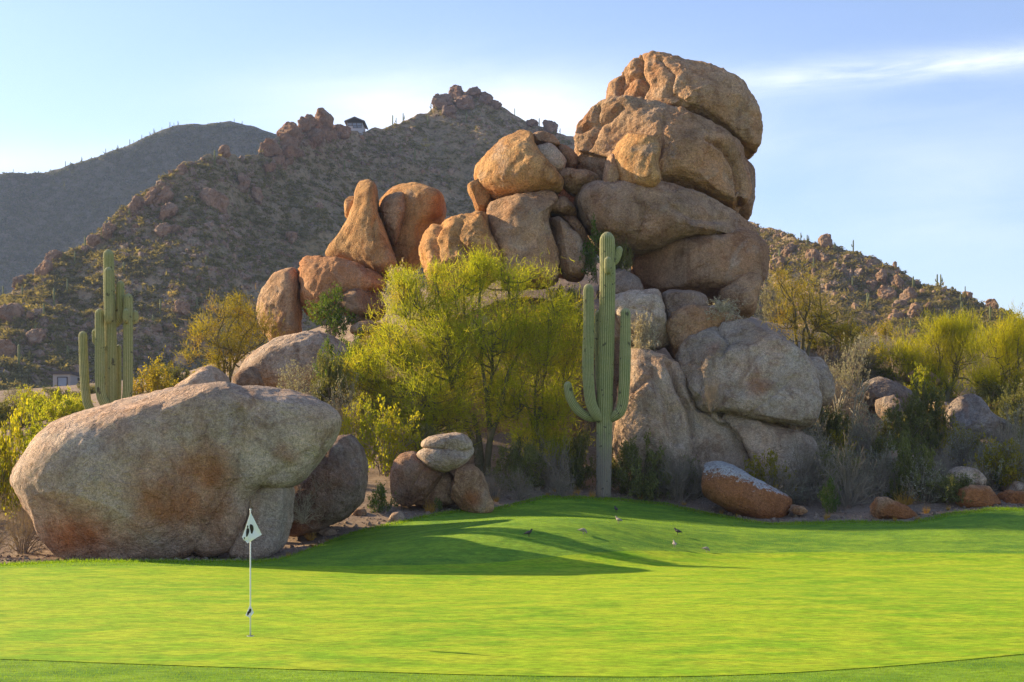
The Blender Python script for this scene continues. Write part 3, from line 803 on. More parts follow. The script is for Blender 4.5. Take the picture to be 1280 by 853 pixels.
# ------------------------------------------------------------------ mountains
def mountain(name, sky, foot, depth, px0, px1, ncol, nrow, rough, seed, backdrop):
    pxs = np.linspace(px0, px1, ncol)
    s = np.interp(pxs, *zip(*sky)); ft = np.interp(pxs, *zip(*foot)); dr = np.interp(pxs, *zip(*depth[1])); df = np.interp(pxs, *zip(*depth[0]))
    t = np.linspace(0, 1, nrow)[:, None]
    Yd = df + (dr - df) * t
    py = ft + (s - ft) * (t ** .93)
    X = (pxs - CX) * Yd / F; Zz = CH - (py - HY) * Yd / F
    V = np.stack([X, Yd, Zz], -1)
    q = V.reshape(-1, 3)
    sc = dr.mean()
    env = (np.sin(np.pi * np.clip(t, 0, 1)) ** .7 * np.ones_like(X)).ravel()
    spur = fbm(np.stack([q[:, 0] / (sc * .16) + q[:, 2] / (sc * .3), q[:, 2] / (sc * .4), q[:, 0] * 0 + seed], -1), 3)
    q[:, 1] -= rough * 7 * env * spur
    n1 = fbm(q / (sc * .05) + seed, 5, .55)
    n2 = fbm(q / (sc * .012) + seed, 3, .55)
    q[:, 2] += rough * (1.6 * n1 * (.35 + env) + .5 * n2)
    V = q.reshape(V.shape)
    rows = [V]
    top = V[-1]
    for k, (db, dz) in enumerate([(.02, -.006), (.08, -.04), (.2, -.12), (.5, -.3)]):
        b = top.copy(); b[:, 1] += db * sc; b[:, 2] = np.maximum(b[:, 2] + dz * sc, -5)
        rows.append(b[None])
    VV = np.concatenate(rows)
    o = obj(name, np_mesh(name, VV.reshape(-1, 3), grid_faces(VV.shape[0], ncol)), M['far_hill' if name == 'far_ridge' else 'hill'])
    tag(o, kind='structure')
    ppx = CX + V[..., 0] * F / V[..., 1]; ppy = HY - (V[..., 2] - CH) * F / V[..., 1]
    return V, ppx, ppy, pxs


SKY = [(-700, 560), (-300, 500), (-100, 425), (0, 374), (40, 345), (60, 328), (110, 302), (150, 268), (180, 240), (230, 208), (262, 195), (300, 196), (325, 192), (345, 172), (375, 166), (420, 164), (455, 162), (480, 157), (510, 147), (540, 137), (555, 124), (580, 118), (600, 118),
       (625, 132), (655, 150), (690, 162), (715, 172), (780, 200), (860, 240), (945, 278), (1000, 300), (1050, 308), (1100, 328), (1150, 348), (1200, 368), (1260, 392), (1300, 405), (1500, 460), (2000, 540)]
FOOT = [(-700, 580), (0, 508), (300, 505), (640, 500), (1000, 492), (1300, 485), (2000, 570)]
DEP = ([(-700, 250), (0, 235), (280, 272), (640, 325), (1000, 303), (1300, 264), (2000, 250)], [(-700, 300), (0, 300), (280, 360), (440, 430), (580, 480), (720, 460), (1000, 360), (1300, 300), (2000, 300)])
MV, MPX, MPY, MPXS = mountain('mountain', SKY, FOOT, DEP, -700, 2000, 620, 150, 2.6, 3.7, None)
SKY2 = [(-900, 420), (-300, 260), (-100, 226), (0, 218), (60, 217), (85, 208), (130, 193), (180, 174), (215, 160), (250, 153), (292, 151), (330, 163), (400, 190), (600, 260), (900, 420), (1200, 560)]
DEP2 = ([(-900, 905), (1200, 905)], [(-900, 1000), (1200, 1000)])
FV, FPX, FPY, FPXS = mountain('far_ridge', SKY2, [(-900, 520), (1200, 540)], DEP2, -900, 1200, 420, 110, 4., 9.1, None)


def on_mount(px, py, A=None):
    V, X, Y_, S = A or (MV, MPX, MPY, MPXS)
    c = int(np.clip(np.searchsorted(S, px), 0, len(S) - 1))
    r = int(np.argmin(np.abs(Y_[:, c] - py)))
    return V[r, c]


HB = []


def hill_rock(label, px, py, w, h, ang=0., tint=RED, group='rocks of the mountain outcrops', dyf=.0, n=3.2, Y=None, facets=9):
    """px,py = middle of the rock"""
    p = on_mount(px, py + h * .35)
    py += 2.5
    w, h = w * 1.3, h * 1.22
    py += h * .1
    Y = Y or p[1]
    a = math.radians(ang)
    k = 9
    r = np.random.default_rng(int(px * 7 + py))
    pts = []
    for i in range(k):
        t = -2 * math.pi * i / k
        rr = r.uniform(.86, 1.1)
        c_, s_ = math.copysign(abs(math.cos(t)) ** .8, math.cos(t)), math.copysign(abs(math.sin(t)) ** .8, math.sin(t))
        x, y = c_ * w / 2 * rr, s_ * h / 2 * rr
        pts.append((px + x * math.cos(a) - y * math.sin(a), py + x * math.sin(a) + y * math.cos(a)))
    T = min(w, h) * .6 * Y / F
    return rock(label, [dict(pts=pts, Y=Y + dyf, T=T, n=n, sub=5, facets=facets, amp=1.5, crack=1., rough=2.3, fmin=.5)], tint, group=group, name='outcrop_rock', cat='rock')


ORD = (.30, .185, .115)
# the outcrop left of the house on the ridge
for lab, px, py, w, h, a in [
        ('tallest rounded dome of the ridge outcrop nearest the ridge house', 404, 152, 24, 34, 0),
        ('rounded knob at the top middle of the ridge outcrop', 388, 150, 14, 22, 0),
        ('small pointed knob on the upper left of the ridge outcrop', 381, 153, 12, 20, 0),
        ('long leaning slab on the upper left of the ridge outcrop', 363, 162, 26, 30, -25),
        ('broad flat boulder at the heart of the ridge outcrop', 392, 172, 36, 26, 0),
        ('round boulder below the dome of the ridge outcrop', 411, 166, 20, 22, 0),
        ('dark block between ridge outcrop and ridge house', 424, 162, 22, 18, 0),
        ('tall left buttress of the ridge outcrop', 357, 180, 24, 34, 15),
        ('low slanting slab at the left foot of the ridge outcrop', 341, 182, 22, 30, 35),
        ('orange block standing below the ridge outcrop', 373, 188, 12, 18, 0),
        ('narrow rock fin below the left buttress of the ridge outcrop', 347, 200, 14, 26, 10),
        ('squat rock under the left buttress of the ridge outcrop', 358, 199, 16, 18, 0),
        ('stub of rock at the bottom left of the ridge outcrop', 337, 205, 12, 20, 20)]:
    hill_rock(lab, px, py, w, h, a, ORD, 'rocks of the ridge outcrop')
for lab, px, py, w, h, a in [
        ('left cliff block of the summit cap', 553, 122, 18, 26, 10), ('highest block of the summit cap', 572, 113, 20, 20, 0),
        ('second highest block of the summit cap', 590, 115, 18, 18, 0), ('right shoulder block of the summit cap', 606, 121, 22, 16, 15),
        ('low block at the right end of the summit cap', 620, 130, 20, 12, 20), ('jutting rock below the left cliff of the summit cap', 562, 135, 14, 18, 0),
        ('broad rock face under the summit cap', 580, 128, 36, 20, 0), ('lonely knob on the skyline right of the summit', 687, 156, 15, 18, 0),
        ('smaller hump beside the lonely skyline knob', 664, 152, 12, 12, 0)]:
    hill_rock(lab, px, py, w, h, a, (.28, .19, .14), 'rocks of the mountain summit')
for lab, px, py, w, h, a in [
        ('lone standing pillar on the left skyline of the mountain', 280, 187, 11, 20, 0), ('leaning tooth of rock on the left flank skyline', 227, 210, 11, 19, 15),
        ('longest leaning slab on the left flank', 190, 238, 13, 44, 33), ('shorter leaning slab beside the longest leaning slab', 171, 250, 12, 38, 33),
        ('tilted sunlit slab right of the longest leaning slab', 203, 245, 14, 34, 30), ('egg shaped rock on the left flank', 136, 283, 18, 24, 30),
        ('blocky rock below the egg shaped rock', 119, 297, 16, 14, 10), ('big square boulder high in the hollow of the left flank', 270, 250, 34, 34, 10),
        ('tall cleft boulder near the big square boulder', 303, 225, 18, 36, 10), ('right half of the tall cleft boulder', 318, 240, 16, 26, 0),
        ('low slab left of the big square boulder', 212, 262, 24, 22, 35), ('reddish slab midway down the left flank', 205, 285, 22, 18, 10),
        ('rounded pair rock above the left saguaro', 68, 318, 16, 18, 0), ('sunlit leaning rock left of the left saguaro', 53, 335, 16, 26, 35),
        ('brown hump at the left end of the mountain skyline', 28, 350, 18, 16, 0), ('small knob on the left flank skyline', 105, 309, 12, 12, 0),
        ('pinkish boulder alone on the slope behind the olive tree', 228, 383, 18, 20, 20), ('twin boulders at the left edge of the view', 12, 388, 34, 20, 5),
        ('reddish block low on the mountain behind the left saguaro', 50, 418, 26, 20, 10), ('grey red boulder at the left edge low on the mountain', 8, 432, 22, 26, 0),
        ('pale boulder on the mountain above the bell shaped rock', 400, 258, 14, 14, 0), ('round boulder on the mountain left of the bell shaped rock', 362, 294, 18, 14, 0)]:
    hill_rock(lab, px, py, w, h, a, (.35, .235, .155), 'rocks of the left mountain flank')
for lab, px, py, w, h, a in [
        ('pointed knob on the right hand skyline', 1032, 298, 16, 18, 0), ('orange rock on the right flank near the stack', 988, 308, 18, 16, 0),
        ('large slab below the pointed skyline knob', 1020, 318, 30, 14, 25), ('second slab below the pointed skyline knob', 1036, 324, 26, 12, 35),
        ('round boulder on the right flank beside the stack', 972, 328, 24, 20, 0), ('tall left spire of the right flank crag', 1103, 345, 10, 24, 0),
        ('thin dark finger on top of the right flank crag', 1119, 327, 4, 12, 0), ('tall right spire of the right flank crag', 1122, 348, 14, 20, 0),
        ('broad lower left block of the right flank crag', 1108, 364, 18, 20, 0), ('broad lower right block of the right flank crag', 1135, 366, 16, 24, -10),
        ('round rock under the right flank crag', 1126, 380, 20, 14, 0), ('tan boulder at the foot of the right flank crag', 1145, 385, 20, 20, 10),
        ('leaning boulder at the lower end of the right flank crag', 1122, 394, 22, 14, 0), ('hump on the right hand skyline above the palo verdes', 1240, 378, 14, 14, 0),
        ('dark block on the right hand skyline', 1210, 367, 16, 10, 10), ('flat slab on the right flank left of the crag', 1090, 353, 14, 10, 20)]:
    hill_rock(lab, px, py, w, h, a, (.33, .225, .145), 'rocks of the right mountain flank')

# --- scattered hillside rocks, scrub and saguaros
def clump(ntri, r, size):
    d = r.normal(size=(ntri, 3)); d /= np.linalg.norm(d, axis=1)[:, None]
    d[:, 2] = np.abs(d[:, 2])
    c = d * (r.uniform(.45, 1., (ntri, 1))) * [1, 1, .8]
    e = r.normal(size=(ntri, 2, 3)) * size
    V = np.stack([c, c + e[:, 0], c + e[:, 1]], 1).reshape(-1, 3)
    T = np.arange(ntri * 3).reshape(-1, 3)
    return V, T, np.repeat(r.uniform(0, 1, ntri), 3)


hr = np.random.default_rng(77)


def hill_points(n, V, pxa, pya, rmin=.03, px_lo=-250, px_hi=1500):
    nr_, nc_ = V.shape[:2]
    out = []
    while len(out) < n:
        c = hr.integers(1, nc_ - 1, n * 2); r = (hr.uniform(rmin, 1, n * 2) * (nr_ - 2)).astype(int)
        ok = (pxa[r, c] > px_lo) & (pxa[r, c] < px_hi)
        a, b = hr.uniform(0, 1, (2, n * 2, 1))
        p = V[r, c] + a * (V[r, c + 1] - V[r, c]) + b * (V[r + 1, c] - V[r, c])
        out += list(p[ok])
    return np.array(out[:n])


def hides(p):   # hidden behind the stack
    px = CX + p[:, 0] * F / p[:, 1]; py = HY - (p[:, 2] - CH) * F / p[:, 1]
    return ((px > 600) & (px < 930) & (py > 175)) | ((px > 340) & (px < 1000) & (py > 345)) | (py > 470)


protos = [np_mesh('hill_shrub', *(lambda q: (q[0], q[1]))(clump(90, hr, .2)), False) for _ in range(6)]
for k, me in enumerate(protos):
    a = me.attributes.new('var', 'FLOAT', 'POINT'); a.data.foreach_set('value', np.repeat(hr.uniform(0, 1, 90), 3).astype(np.float32))
    me.materials.append(M['hill_leaf'] if k < 5 else M['hill_yellow'])
pts = hill_points(2600, MV, MPX, MPY, .1, -20, 1290)
pts = pts[~hides(pts)]
vis = pts[np.argsort(pts[:, 1] + hr.uniform(0, 60, len(pts)))][:290]
for p in vis:
    s = hr.uniform(.9, 1.7)
    o = obj('hill_shrub', protos[hr.integers(0, 6)], None, loc=p, rot=(0, 0, hr.uniform(0, 6.28)), scale=(s * hr.uniform(.9, 1.3), s, s * hr.uniform(.8, 1.1)))
    tag(o, 'small olive desert shrub among countless others on the mountain slope', 'shrub', 'shrubs scattered over the mountain slope')


def scrub(name, pts, smin, smax, ntri, size, mat):
    Vs, vs = [], []
    for p in pts:
        V, T, va = clump(ntri, hr, size)
        s = hr.uniform(smin, smax)
        Vs.append(V * s * [1.15, 1.15, .95] + p); vs.append(np.clip(va * .6 + hr.uniform(0, .4), 0, 1))
    V = np.vstack(Vs)
    o = obj(name, np_mesh(name, V, np.arange(len(V)).reshape(-1, 3), False, {'var': np.concatenate(vs)}), mat)
    return tag(o, kind='stuff')


mp = hill_points(24000, MV, MPX, MPY, .02, -250, 1450)
nz = fbm(mp / 38., 3)
scrub('mountain_scrub', mp[(nz < .14) | (mp[:, 0] / mp[:, 1] > .15)], .35, 1.15, 26, .34, M['hill_leaf'])
scrub('mountain_brush', mp[(nz > .2) & (mp[:, 0] / mp[:, 1] < .15)], .4, 1.15, 26, .34, M['hill_yellow'])
fp = hill_points(11000, FV, FPX, FPY, .25, -150, 450)
scrub('far_ridge_scrub', fp, 1.2, 2.6, 16, .4, M['far_leaf'])


def small_rock(r):
    V, T = ico(3)
    V = V * r.uniform(.6, 1.2, 3)
    for k in range(7):
        nv = r.normal(size=3); nv /= np.linalg.norm(nv)
        pr = V @ nv
        V = V - nv[None] * (np.maximum(pr - pr.max() * r.uniform(.55, .85), 0) * .95)[:, None]
    V = V * (1 + .12 * fbm(V * 1.5 + r.uniform(-9, 9, 3), 3))[:, None]
    return V, T


rp = [np_mesh('hillside_boulder', *small_rock(hr), False) for _ in range(8)]
for me in rp: me.materials.append(M['granite'])
pts = hill_points(2600, MV, MPX, MPY, .08, -20, 1290)
pts = pts[~hides(pts)]
nz = fbm(pts / 30. + 40, 3)
pts = np.concatenate([pts[pts[:, 0] / pts[:, 1] > .16][:110], pts[(nz > -.02) & (pts[:, 0] / pts[:, 1] <= .16)][:180]])
for p in pts:
    s = hr.uniform(.6, 1.5) * (1 if hr.uniform() < .85 else 1.7)
    o = obj('hillside_boulder', rp[hr.integers(0, 8)], None, loc=p, rot=hr.uniform(-.6, .6, 3) * [1, 1, 5], scale=(s, s, s * hr.uniform(.7, 1.2)))
    t = hr.uniform(.8, 1.25)
    o.color = (.31 * t, .22 * t, .15 * t, 1)
    tag(o, 'weathered reddish boulder lodged among the scrub of the mountain slope', 'boulder', 'boulders scattered over the mountain slope')
pts = hill_points(14000, MV, MPX, MPY, .03, -250, 1450)
pts = pts[fbm(pts / 30. + 40, 3) > -.12][:8000]
sub = [ico(2)[0] * hr.uniform(.6, 1.2, 3) * (1 + .25 * hr.normal(size=(len(ico(2)[0]), 1))) for _ in range(12)]
Vs = [sub[hr.integers(0, 12)][:, ::hr.choice([1, -1])] * (.2 + .75 * hr.random() ** 2) + p for p in pts]
lowv, lowt = ico(1)
p2 = hill_points(15000, MV, MPX, MPY, .02, -250, 1450)
V1, T1 = join([(v, ico(2)[1]) for v in Vs])
V2, T2 = join([(lowv * hr.uniform(.5, 1.2, 3) * hr.uniform(.2, .55) * (1 + .2 * hr.normal(size=(len(lowv), 1))) + p, lowt) for p in p2])
V, T = join([(V1, T1), (V2, T2)])
o = obj('scree', np_mesh('scree', V, T, False), M['granite']); o.color = (.36, .27, .20, 1); tag(o, kind='stuff')

# ------------------------------------------------------------------ cacti
def cactus_mesh(path, r0, ribs=16, base_cork=0., taper=.9, foot=True, seg=4):
    p = catmull(path, 14)
    L_ = np.concatenate([[0], np.cumsum(np.linalg.norm(np.diff(p, axis=0), axis=1))])
    tot = L_[-1]
    # dome at the tip
    s = np.concatenate([np.linspace(0, tot - r0 * 1.1, 60), tot - r0 * 1.1 + r0 * 1.1 * np.sin(np.linspace(0, np.pi / 2, 10))[1:]])
    q = np.stack([np.interp(s, L_, p[:, k]) for k in range(3)], -1)
    rad = r0 * (taper + (1 - taper) * np.sin(np.pi * np.clip(s / tot, 0, 1)))
    d = np.clip((s - (tot - r0 * 1.1)) / (r0 * 1.1), 0, 1)
    rad = rad * np.sqrt(np.clip(1 - d * d, .0025, 1))
    rad = rad * (1 + .06 * fbm(np.stack([s * 1.1, s * 0 + r0 * 99, s * 0], -1), 3))
    if not foot: rad = rad * np.clip(.62 + .38 * s / (r0 * 2.), 0, 1)
    sides = ribs * seg
    V, T = tube(q, rad, sides, ribs, .13)
    th = np.tile(np.linspace(0, 2 * np.pi, sides, endpoint=False), len(q))
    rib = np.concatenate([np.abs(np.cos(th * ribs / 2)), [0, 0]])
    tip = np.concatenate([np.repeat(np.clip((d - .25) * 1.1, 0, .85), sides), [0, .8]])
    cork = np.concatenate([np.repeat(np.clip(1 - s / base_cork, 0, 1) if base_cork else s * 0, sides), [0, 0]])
    return V, T, {'rib': rib, 'tip': tip, 'cork': cork}


def saguaro(label, base, Y, trunk, arms, rpx, cork, group):
    root = empty('saguaro', base, label, 'cactus', group)
    def part(name, pts, r, ck=0., foot=True):
        path = []
        for q in pts:
            path.append(P(q[0], q[1], Y + (q[2] if len(q) > 2 else 0.)) - base)
        V, T, at = cactus_mesh(path, r * Y / F, 22 if r > 7 else 16, ck, foot=foot)
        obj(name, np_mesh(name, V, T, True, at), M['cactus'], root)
    part('trunk', trunk, rpx, cork)
    for pts, r in arms:
        part('arm', pts, r, 0., False)
    return root


b = onground(755, 622)
b[2] -= .1
saguaro('tall many armed saguaro standing in front of the rock stack', b, b[1],
        [(754.5, 624), (755, 570), (756, 500), (758, 420), (759.5, 350), (759, 290)], [
            ([(752, 527, -.15), (746, 520, -.3), (738, 500, -.3), (735, 460, -.25), (736, 410, -.2), (735.5, 355, -.2)], 7.2),
            ([(752, 522, .1), (738, 522, .0), (724, 514, 0.), (713, 498, 0.), (709, 477, 0.)], 5.6),
            ([(760, 525, 0.), (768, 521, -.15), (777, 510, -.25), (780.5, 480, -.25), (781.5, 440, -.25), (782, 385, -.2)], 7.),
            ([(757, 500, .2), (750, 485, .45), (748, 450, .5), (748, 388, .5)], 4.6),
            ([(760, 342, -.2), (760, 338, -.4), (760, 330, -.42), (760, 321, -.42)], 5.),
            ([(762, 332, 0.), (768, 328, 0.), (772, 320, 0.), (775, 308, 0.)], 4.6)], 10.3, 4.2, 'saguaros')
b = P(139, 560, 51.5); b[2] = G1(b[0], b[1]) - .1
saguaro('clustered saguaro with columnar arms behind the great round boulder', b, 51.5,
        [(139, CH and 573), (139, 520), (139, 450), (138, 400), (136.5, 360), (135.5, 312)], [
            ([(138, 515, -.2), (133, 508, -.3), (126, 490, -.35), (125, 440, -.3), (124.5, 386, -.3)], 6.4),
            ([(136, 520, 0.), (122, 518, -.1), (111, 508, -.1), (107, 490, -.1), (104.5, 450, -.1), (103.5, 414, -.1)], 5.8),
            ([(141, 520, 0.), (152, 512, -.1), (159, 495, -.1), (160, 440, -.1), (160.5, 367, -.1)], 6.2),
            ([(140, 408, .1), (146, 404, .1), (150, 392, .1), (150.5, 351, .1)], 5.4),
            ([(140, 520, .3), (147, 510, .4), (148.5, 480, .4), (148.5, 431, .4)], 3.4),
            ([(135.5, 402, -.35), (135.5, 398, -.5), (135.5, 370, -.5), (135.5, 334, -.5)], 5.6),
            ([(159, 403, -.2), (157.5, 400, -.35), (157.5, 386, -.35)], 4.),
            ([(161, 404, 0.), (167, 402, 0.), (169, 398, 0.), (169, 388, 0.)], 4.),
            ([(124, 432, 0.), (119, 428, 0.), (118, 420, 0.), (118, 412, 0.)], 3.)], 7.3, .0, 'saguaros')

# distant saguaros on the slopes
def mini_saguaro(r, arms):
    ps = [tube([(0, 0, -.3), (0, 0, .5), (0, 0, .9), (0, 0, 1)], [.05, .055, .05, .02], 8)]
    for k in range(arms):
        a = r.uniform(0, 6.28); z = r.uniform(.35, .6); dx, dy = math.cos(a) * .13, math.sin(a) * .13
        ps.append(tube([(0, 0, z), (dx * .8, dy * .8, z + .03), (dx, dy, z + .12), (dx, dy, z + r.uniform(.2, .4))], [.03, .036, .036, .02], 7))
    V, T = join(ps)
    me = np_mesh('distant_saguaro', V, T, True)
    me.materials.append(M['cactus'])
    return me


ms = [mini_saguaro(hr, k) for k in (0, 0, 1, 2, 3)]
pts = hill_points(400, MV, MPX, MPY, .12, 0, 1280); pts = pts[~hides(pts)][:55]
for p in pts:
    s = hr.uniform(2.2, 4.2)
    tag(obj('distant_saguaro', ms[hr.integers(0, 5)], None, loc=p, rot=(0, 0, hr.uniform(0, 6)), scale=(s, s, s)),
        'small distant saguaro standing upright among the scrub of the mountain slope', 'cactus', 'distant saguaros on the mountain slope')
for px in (16, 82, 99, 128, 144, 160, 164, 177, 186, 192, 199, 210, 215, 219, 292, 300):
    p = FV[-2, int(np.searchsorted(FPXS, px))]
    s = hr.uniform(3., 5.5)
    tag(obj('distant_saguaro', ms[hr.integers(0, 4)], None, loc=p, scale=(s, s, s)),
        'tiny dark saguaro on the skyline of the far left ridge', 'cactus', 'saguaros on the skyline of the far ridge')
for px in (490, 495, 503, 535, 1000, 1066, 1168, 1175, 1203, 640, 672, 700):
    p = MV[-2, int(np.searchsorted(MPXS, px))]
    s = hr.uniform(2., 3.6)
    tag(obj('distant_saguaro', ms[hr.integers(0, 4)], None, loc=p, scale=(s, s, s)),
        'tiny saguaro on the skyline of the main mountain', 'cactus', 'saguaros on the skyline of the main mountain')

# ------------------------------------------------------------------ trees and shrubs
def slivers(p, d, Ln, w, r, bend=.25):
    """thin tapering twigs: one bent triangle pair each"""
    n = len(p)
    side = np.cross(d, r.normal(size=(n, 3))); side /= np.linalg.norm(side, axis=1)[:, None] + 1e-9
    mid = p + d * (Ln * .5)[:, None] + r.normal(size=(n, 3)) * (Ln * .07)[:, None]
    tip = p + d * Ln[:, None] + r.normal(size=(n, 3)) * (Ln * bend * .5)[:, None]
    sw = side * w[:, None] * .5
    V = np.stack([p - sw, p + sw, mid + sw * .8, mid - sw * .8, tip], 1).reshape(-1, 3)
    k = np.arange(n)[:, None] * 5
    T = np.concatenate([k + [[0, 1, 2]], k + [[0, 2, 3]], k + [[3, 2, 4]]], 1).reshape(-1, 3)
    return V, T


def leaves(p, size, r, up=None):
    n = len(p)
    a = r.normal(size=(n, 3)); a /= np.linalg.norm(a, axis=1)[:, None]
    if up is not None:
        a = a * .7 + up; a /= np.linalg.norm(a, axis=1)[:, None]
    b_ = np.cross(a, r.normal(size=(n, 3))); b_ /= np.linalg.norm(b_, axis=1)[:, None] + 1e-9
    s = size * r.uniform(.6, 1.4, n)
    V = np.stack([p, p + (a * .5 + b_ * .3) * s[:, None], p + a * s[:, None], p + (a * .5 - b_ * .3) * s[:, None]], 1).reshape(-1, 3)
    k = np.arange(n)[:, None] * 4
    T = np.concatenate([k + [[0, 1, 2]], k + [[0, 2, 3]]], 1).reshape(-1, 3)
    return V, T


def unit(a): return a / (np.linalg.norm(a, axis=-1, keepdims=True) + 1e-9)


def tree(label, base, Y, fork, clusters, mat, trunk_r=.13, dens=1., group=None, twig=(.15, .5), up=.6, seed=1, name='palo_verde_tree', lw=.018):
    """clusters: (px, py, rx, ry, dy) in frame pixels at distance Y + dy; fork: the pixel where the stems part"""
    r = np.random.default_rng(seed)
    base = np.array(base, float)
    root = empty(name, base, label, 'tree', group)
    fk = P(*fork, Y)
    br, sp, sd, sl = [], [], [], []
    xs = np.array([P(c[0], c[1], Y + c[4]) for c in clusters])
    nst = 4
    spread = (xs[:, 0].max() - xs[:, 0].min()) * .5
    forks = []
    for k in range(nst):
        a = (k + .5) / nst * 2 - 1
        f_ = fk + np.array([a * spread * .34, r.uniform(-.7, .7), r.uniform(-.1, .9) * (1 - .5 * abs(a))])
        b0 = base + np.array([a * .22, r.uniform(-.15, .15), -.1])
        p_ = catmull([b0, b0 * .55 + f_ * .45 + np.array([-a * .15, 0, .12]) + r.normal(size=3) * .1, f_], 8)
        br.append(tube(p_ - base, trunk_r * np.linspace(1., .62, len(p_)), 7))
        forks.append(f_)
    forks = np.array(forks)
    for i, (cx, cy, rx, ry, dy) in enumerate(clusters):
        c = P(cx, cy, Y + dy); R = np.array([rx, (rx + ry) / 2, ry]) * Y / F
        fki = forks[np.argmin(np.abs(forks[:, 0] - c[0]) + r.uniform(0, .3, nst))]
        path = catmull([fki, fki * .6 + c * .4 + r.normal(size=3) * .22 + [0, 0, .1], c - [0, 0, R[2] * .25], c + [0, 0, R[2] * .4]], 8)
        rad = trunk_r * np.linspace(.6, .14, len(path)) * r.uniform(.75, 1)
        br.append(tube(path - base, rad, 6))
        ns = int(max(5, 13 * dens * (rx * ry) ** .5 / 35))
        for k in range(ns):
            d = unit(r.normal(size=3)); d[2] = d[2] * .9 + .12
            e = c + d * R * r.uniform(.4, 1.08)
            s0 = path[int(len(path) * r.uniform(.25, .98))]
            m1 = s0 * .5 + e * .5 + np.array([0, 0, -.12 * np.linalg.norm(e - s0)]) + r.normal(size=3) * .12
            sp_path = catmull([s0, m1, e], 5)
            br.append(tube(sp_path - base, trunk_r * np.linspace(.26, .06, len(sp_path)), 4))
            # side twigs along the sub-branch
            for kk in range(3):
                q0 = sp_path[r.integers(3, len(sp_path))]
                q1 = q0 + unit(unit(e - s0) * .6 + r.normal(size=3) * .6 + [0, 0, .5]) * r.uniform(.5, 1.1) * min(1.2, R[2] * .6)
                br.append(tube(np.array([q0, (q0 + q1) / 2 + r.normal(size=3) * .05, q1]) - base, trunk_r * np.array([.1, .07, .04]), 3))
                n = int(44 * dens)
                t = r.uniform(0, 1.1, (n, 1))
                p = q0 + (q1 - q0) * t + r.normal(size=(n, 3)) * .26 * min(1.2, R[2])
                sp.append(p)
                sd.append(unit(unit(q1 - q0) * .6 + r.normal(size=(n, 3)) * .75 + [0, 0, up] + unit(p - c) * .35))
                sl.append(r.uniform(*twig, n))
    sp, sd, sl = np.vstack(sp), np.vstack(sd), np.concatenate(sl)
    V, T = slivers(sp - base, sd, sl, np.full(len(sp), lw), r)
    va = np.repeat(np.clip(r.normal(.5, .25, len(sp)) + .35 * fbm(sp * .7, 2), 0, 1), 5)
    nl = len(sp)
    lp = sp + sd * (sl * r.uniform(.3, 1., len(sp)))[:, None] + r.normal(size=(nl, 3)) * .04
    V2, T2 = leaves(lp - base, .052, r)
    va2 = np.repeat(np.clip(r.normal(.5, .3, nl), 0, 1), 4)
    Vf, Tf = join([(V, T), (V2, T2)])
    obj('crown', np_mesh('crown', Vf, Tf, False, {'var': np.concatenate([va, va2])}), mat, root)
    Vb, Tb = join(br)
    obj('trunk', np_mesh('trunk', Vb, Tb, True), M['palo_bark'], root)
    return root


b = onground(604, 596)
tree('large yellow green palo verde tree spreading in front of the rock stack', b, b[1], (600, 520), [
    (525, 385, 48, 38, 0.), (580, 365, 45, 36, .4), (636, 360, 42, 32, .6), (560, 430, 55, 42, -1.0), (490, 440, 46, 44, -.3), (615, 425, 48, 42, -.6), (500, 540, 34, 34, -.6), (560, 530, 40, 36, -.9), (620, 500, 36, 34, .3), (448, 465, 26, 30, 0.),
    (470, 500, 38, 40, .2), (530, 495, 42, 42, -1.2), (655, 420, 34, 38, .5), (575, 480, 40, 34, 1.2), (600, 345, 22, 20, .3), (545, 350, 18, 22, .1), (500, 365, 20, 26, .2)], M['palo'], .16, 1.2, 'palo verde trees', seed=4)
b = onground(672, 600)
tree('smaller shaded palo verde tree between the large palo verde and the tall saguaro', b, b[1], (672, 530), [
    (690, 390, 34, 36, .3), (672, 450, 40, 40, 0.), (705, 450, 28, 42, .3), (650, 505, 36, 36, -.3), (695, 510, 32, 38, 0.), (722, 420, 14, 40, .5), (668, 560, 36, 28, -.3), (702, 560, 26, 28, .2)], M['palo'], .11, 1.1, 'palo verde trees', seed=5)
b = P(281, 482, 72); b[2] = G1(b[0], b[1])
tree('olive and orange tinted palo verde tree left of the bell rock group', b, 72, (282, 455), [
    (258, 418, 28, 26, 0.), (298, 408, 30, 28, .3), (280, 394, 26, 20, 0.), (246, 442, 24, 20, -.4), (318, 398, 20, 26, .4), (312, 438, 26, 24, -.3), (300, 385, 18, 14, .2), (280, 440, 28, 24, -.5), (285, 460, 30, 18, 0.), (330, 420, 14, 26, 0.)], M['palo_olive'], .10, .7, 'palo verde trees', seed=6)
b = P(1003, 448, 80); b[2] = G1(b[0], b[1])
tree('open palo verde tree with dark limbs on the crest right of the stack', b, 80, (1006, 425), [
    (990, 362, 24, 26, 0.), (1025, 365, 28, 24, .3), (1045, 395, 26, 22, -.2), (985, 405, 22, 22, 0.), (1015, 400, 26, 22, .5), (1062, 415, 16, 16, 0.), (972, 345, 14, 18, 0.), (1010, 425, 34, 18, -.3), (975, 385, 18, 26, 0.), (1050, 425, 26, 16, 0.), (1012, 375, 20, 24, -.4)], M['palo_olive'], .13, .6, 'palo verde trees', seed=7)
b = P(1180, 525, 80); b[2] = G1(b[0], b[1])
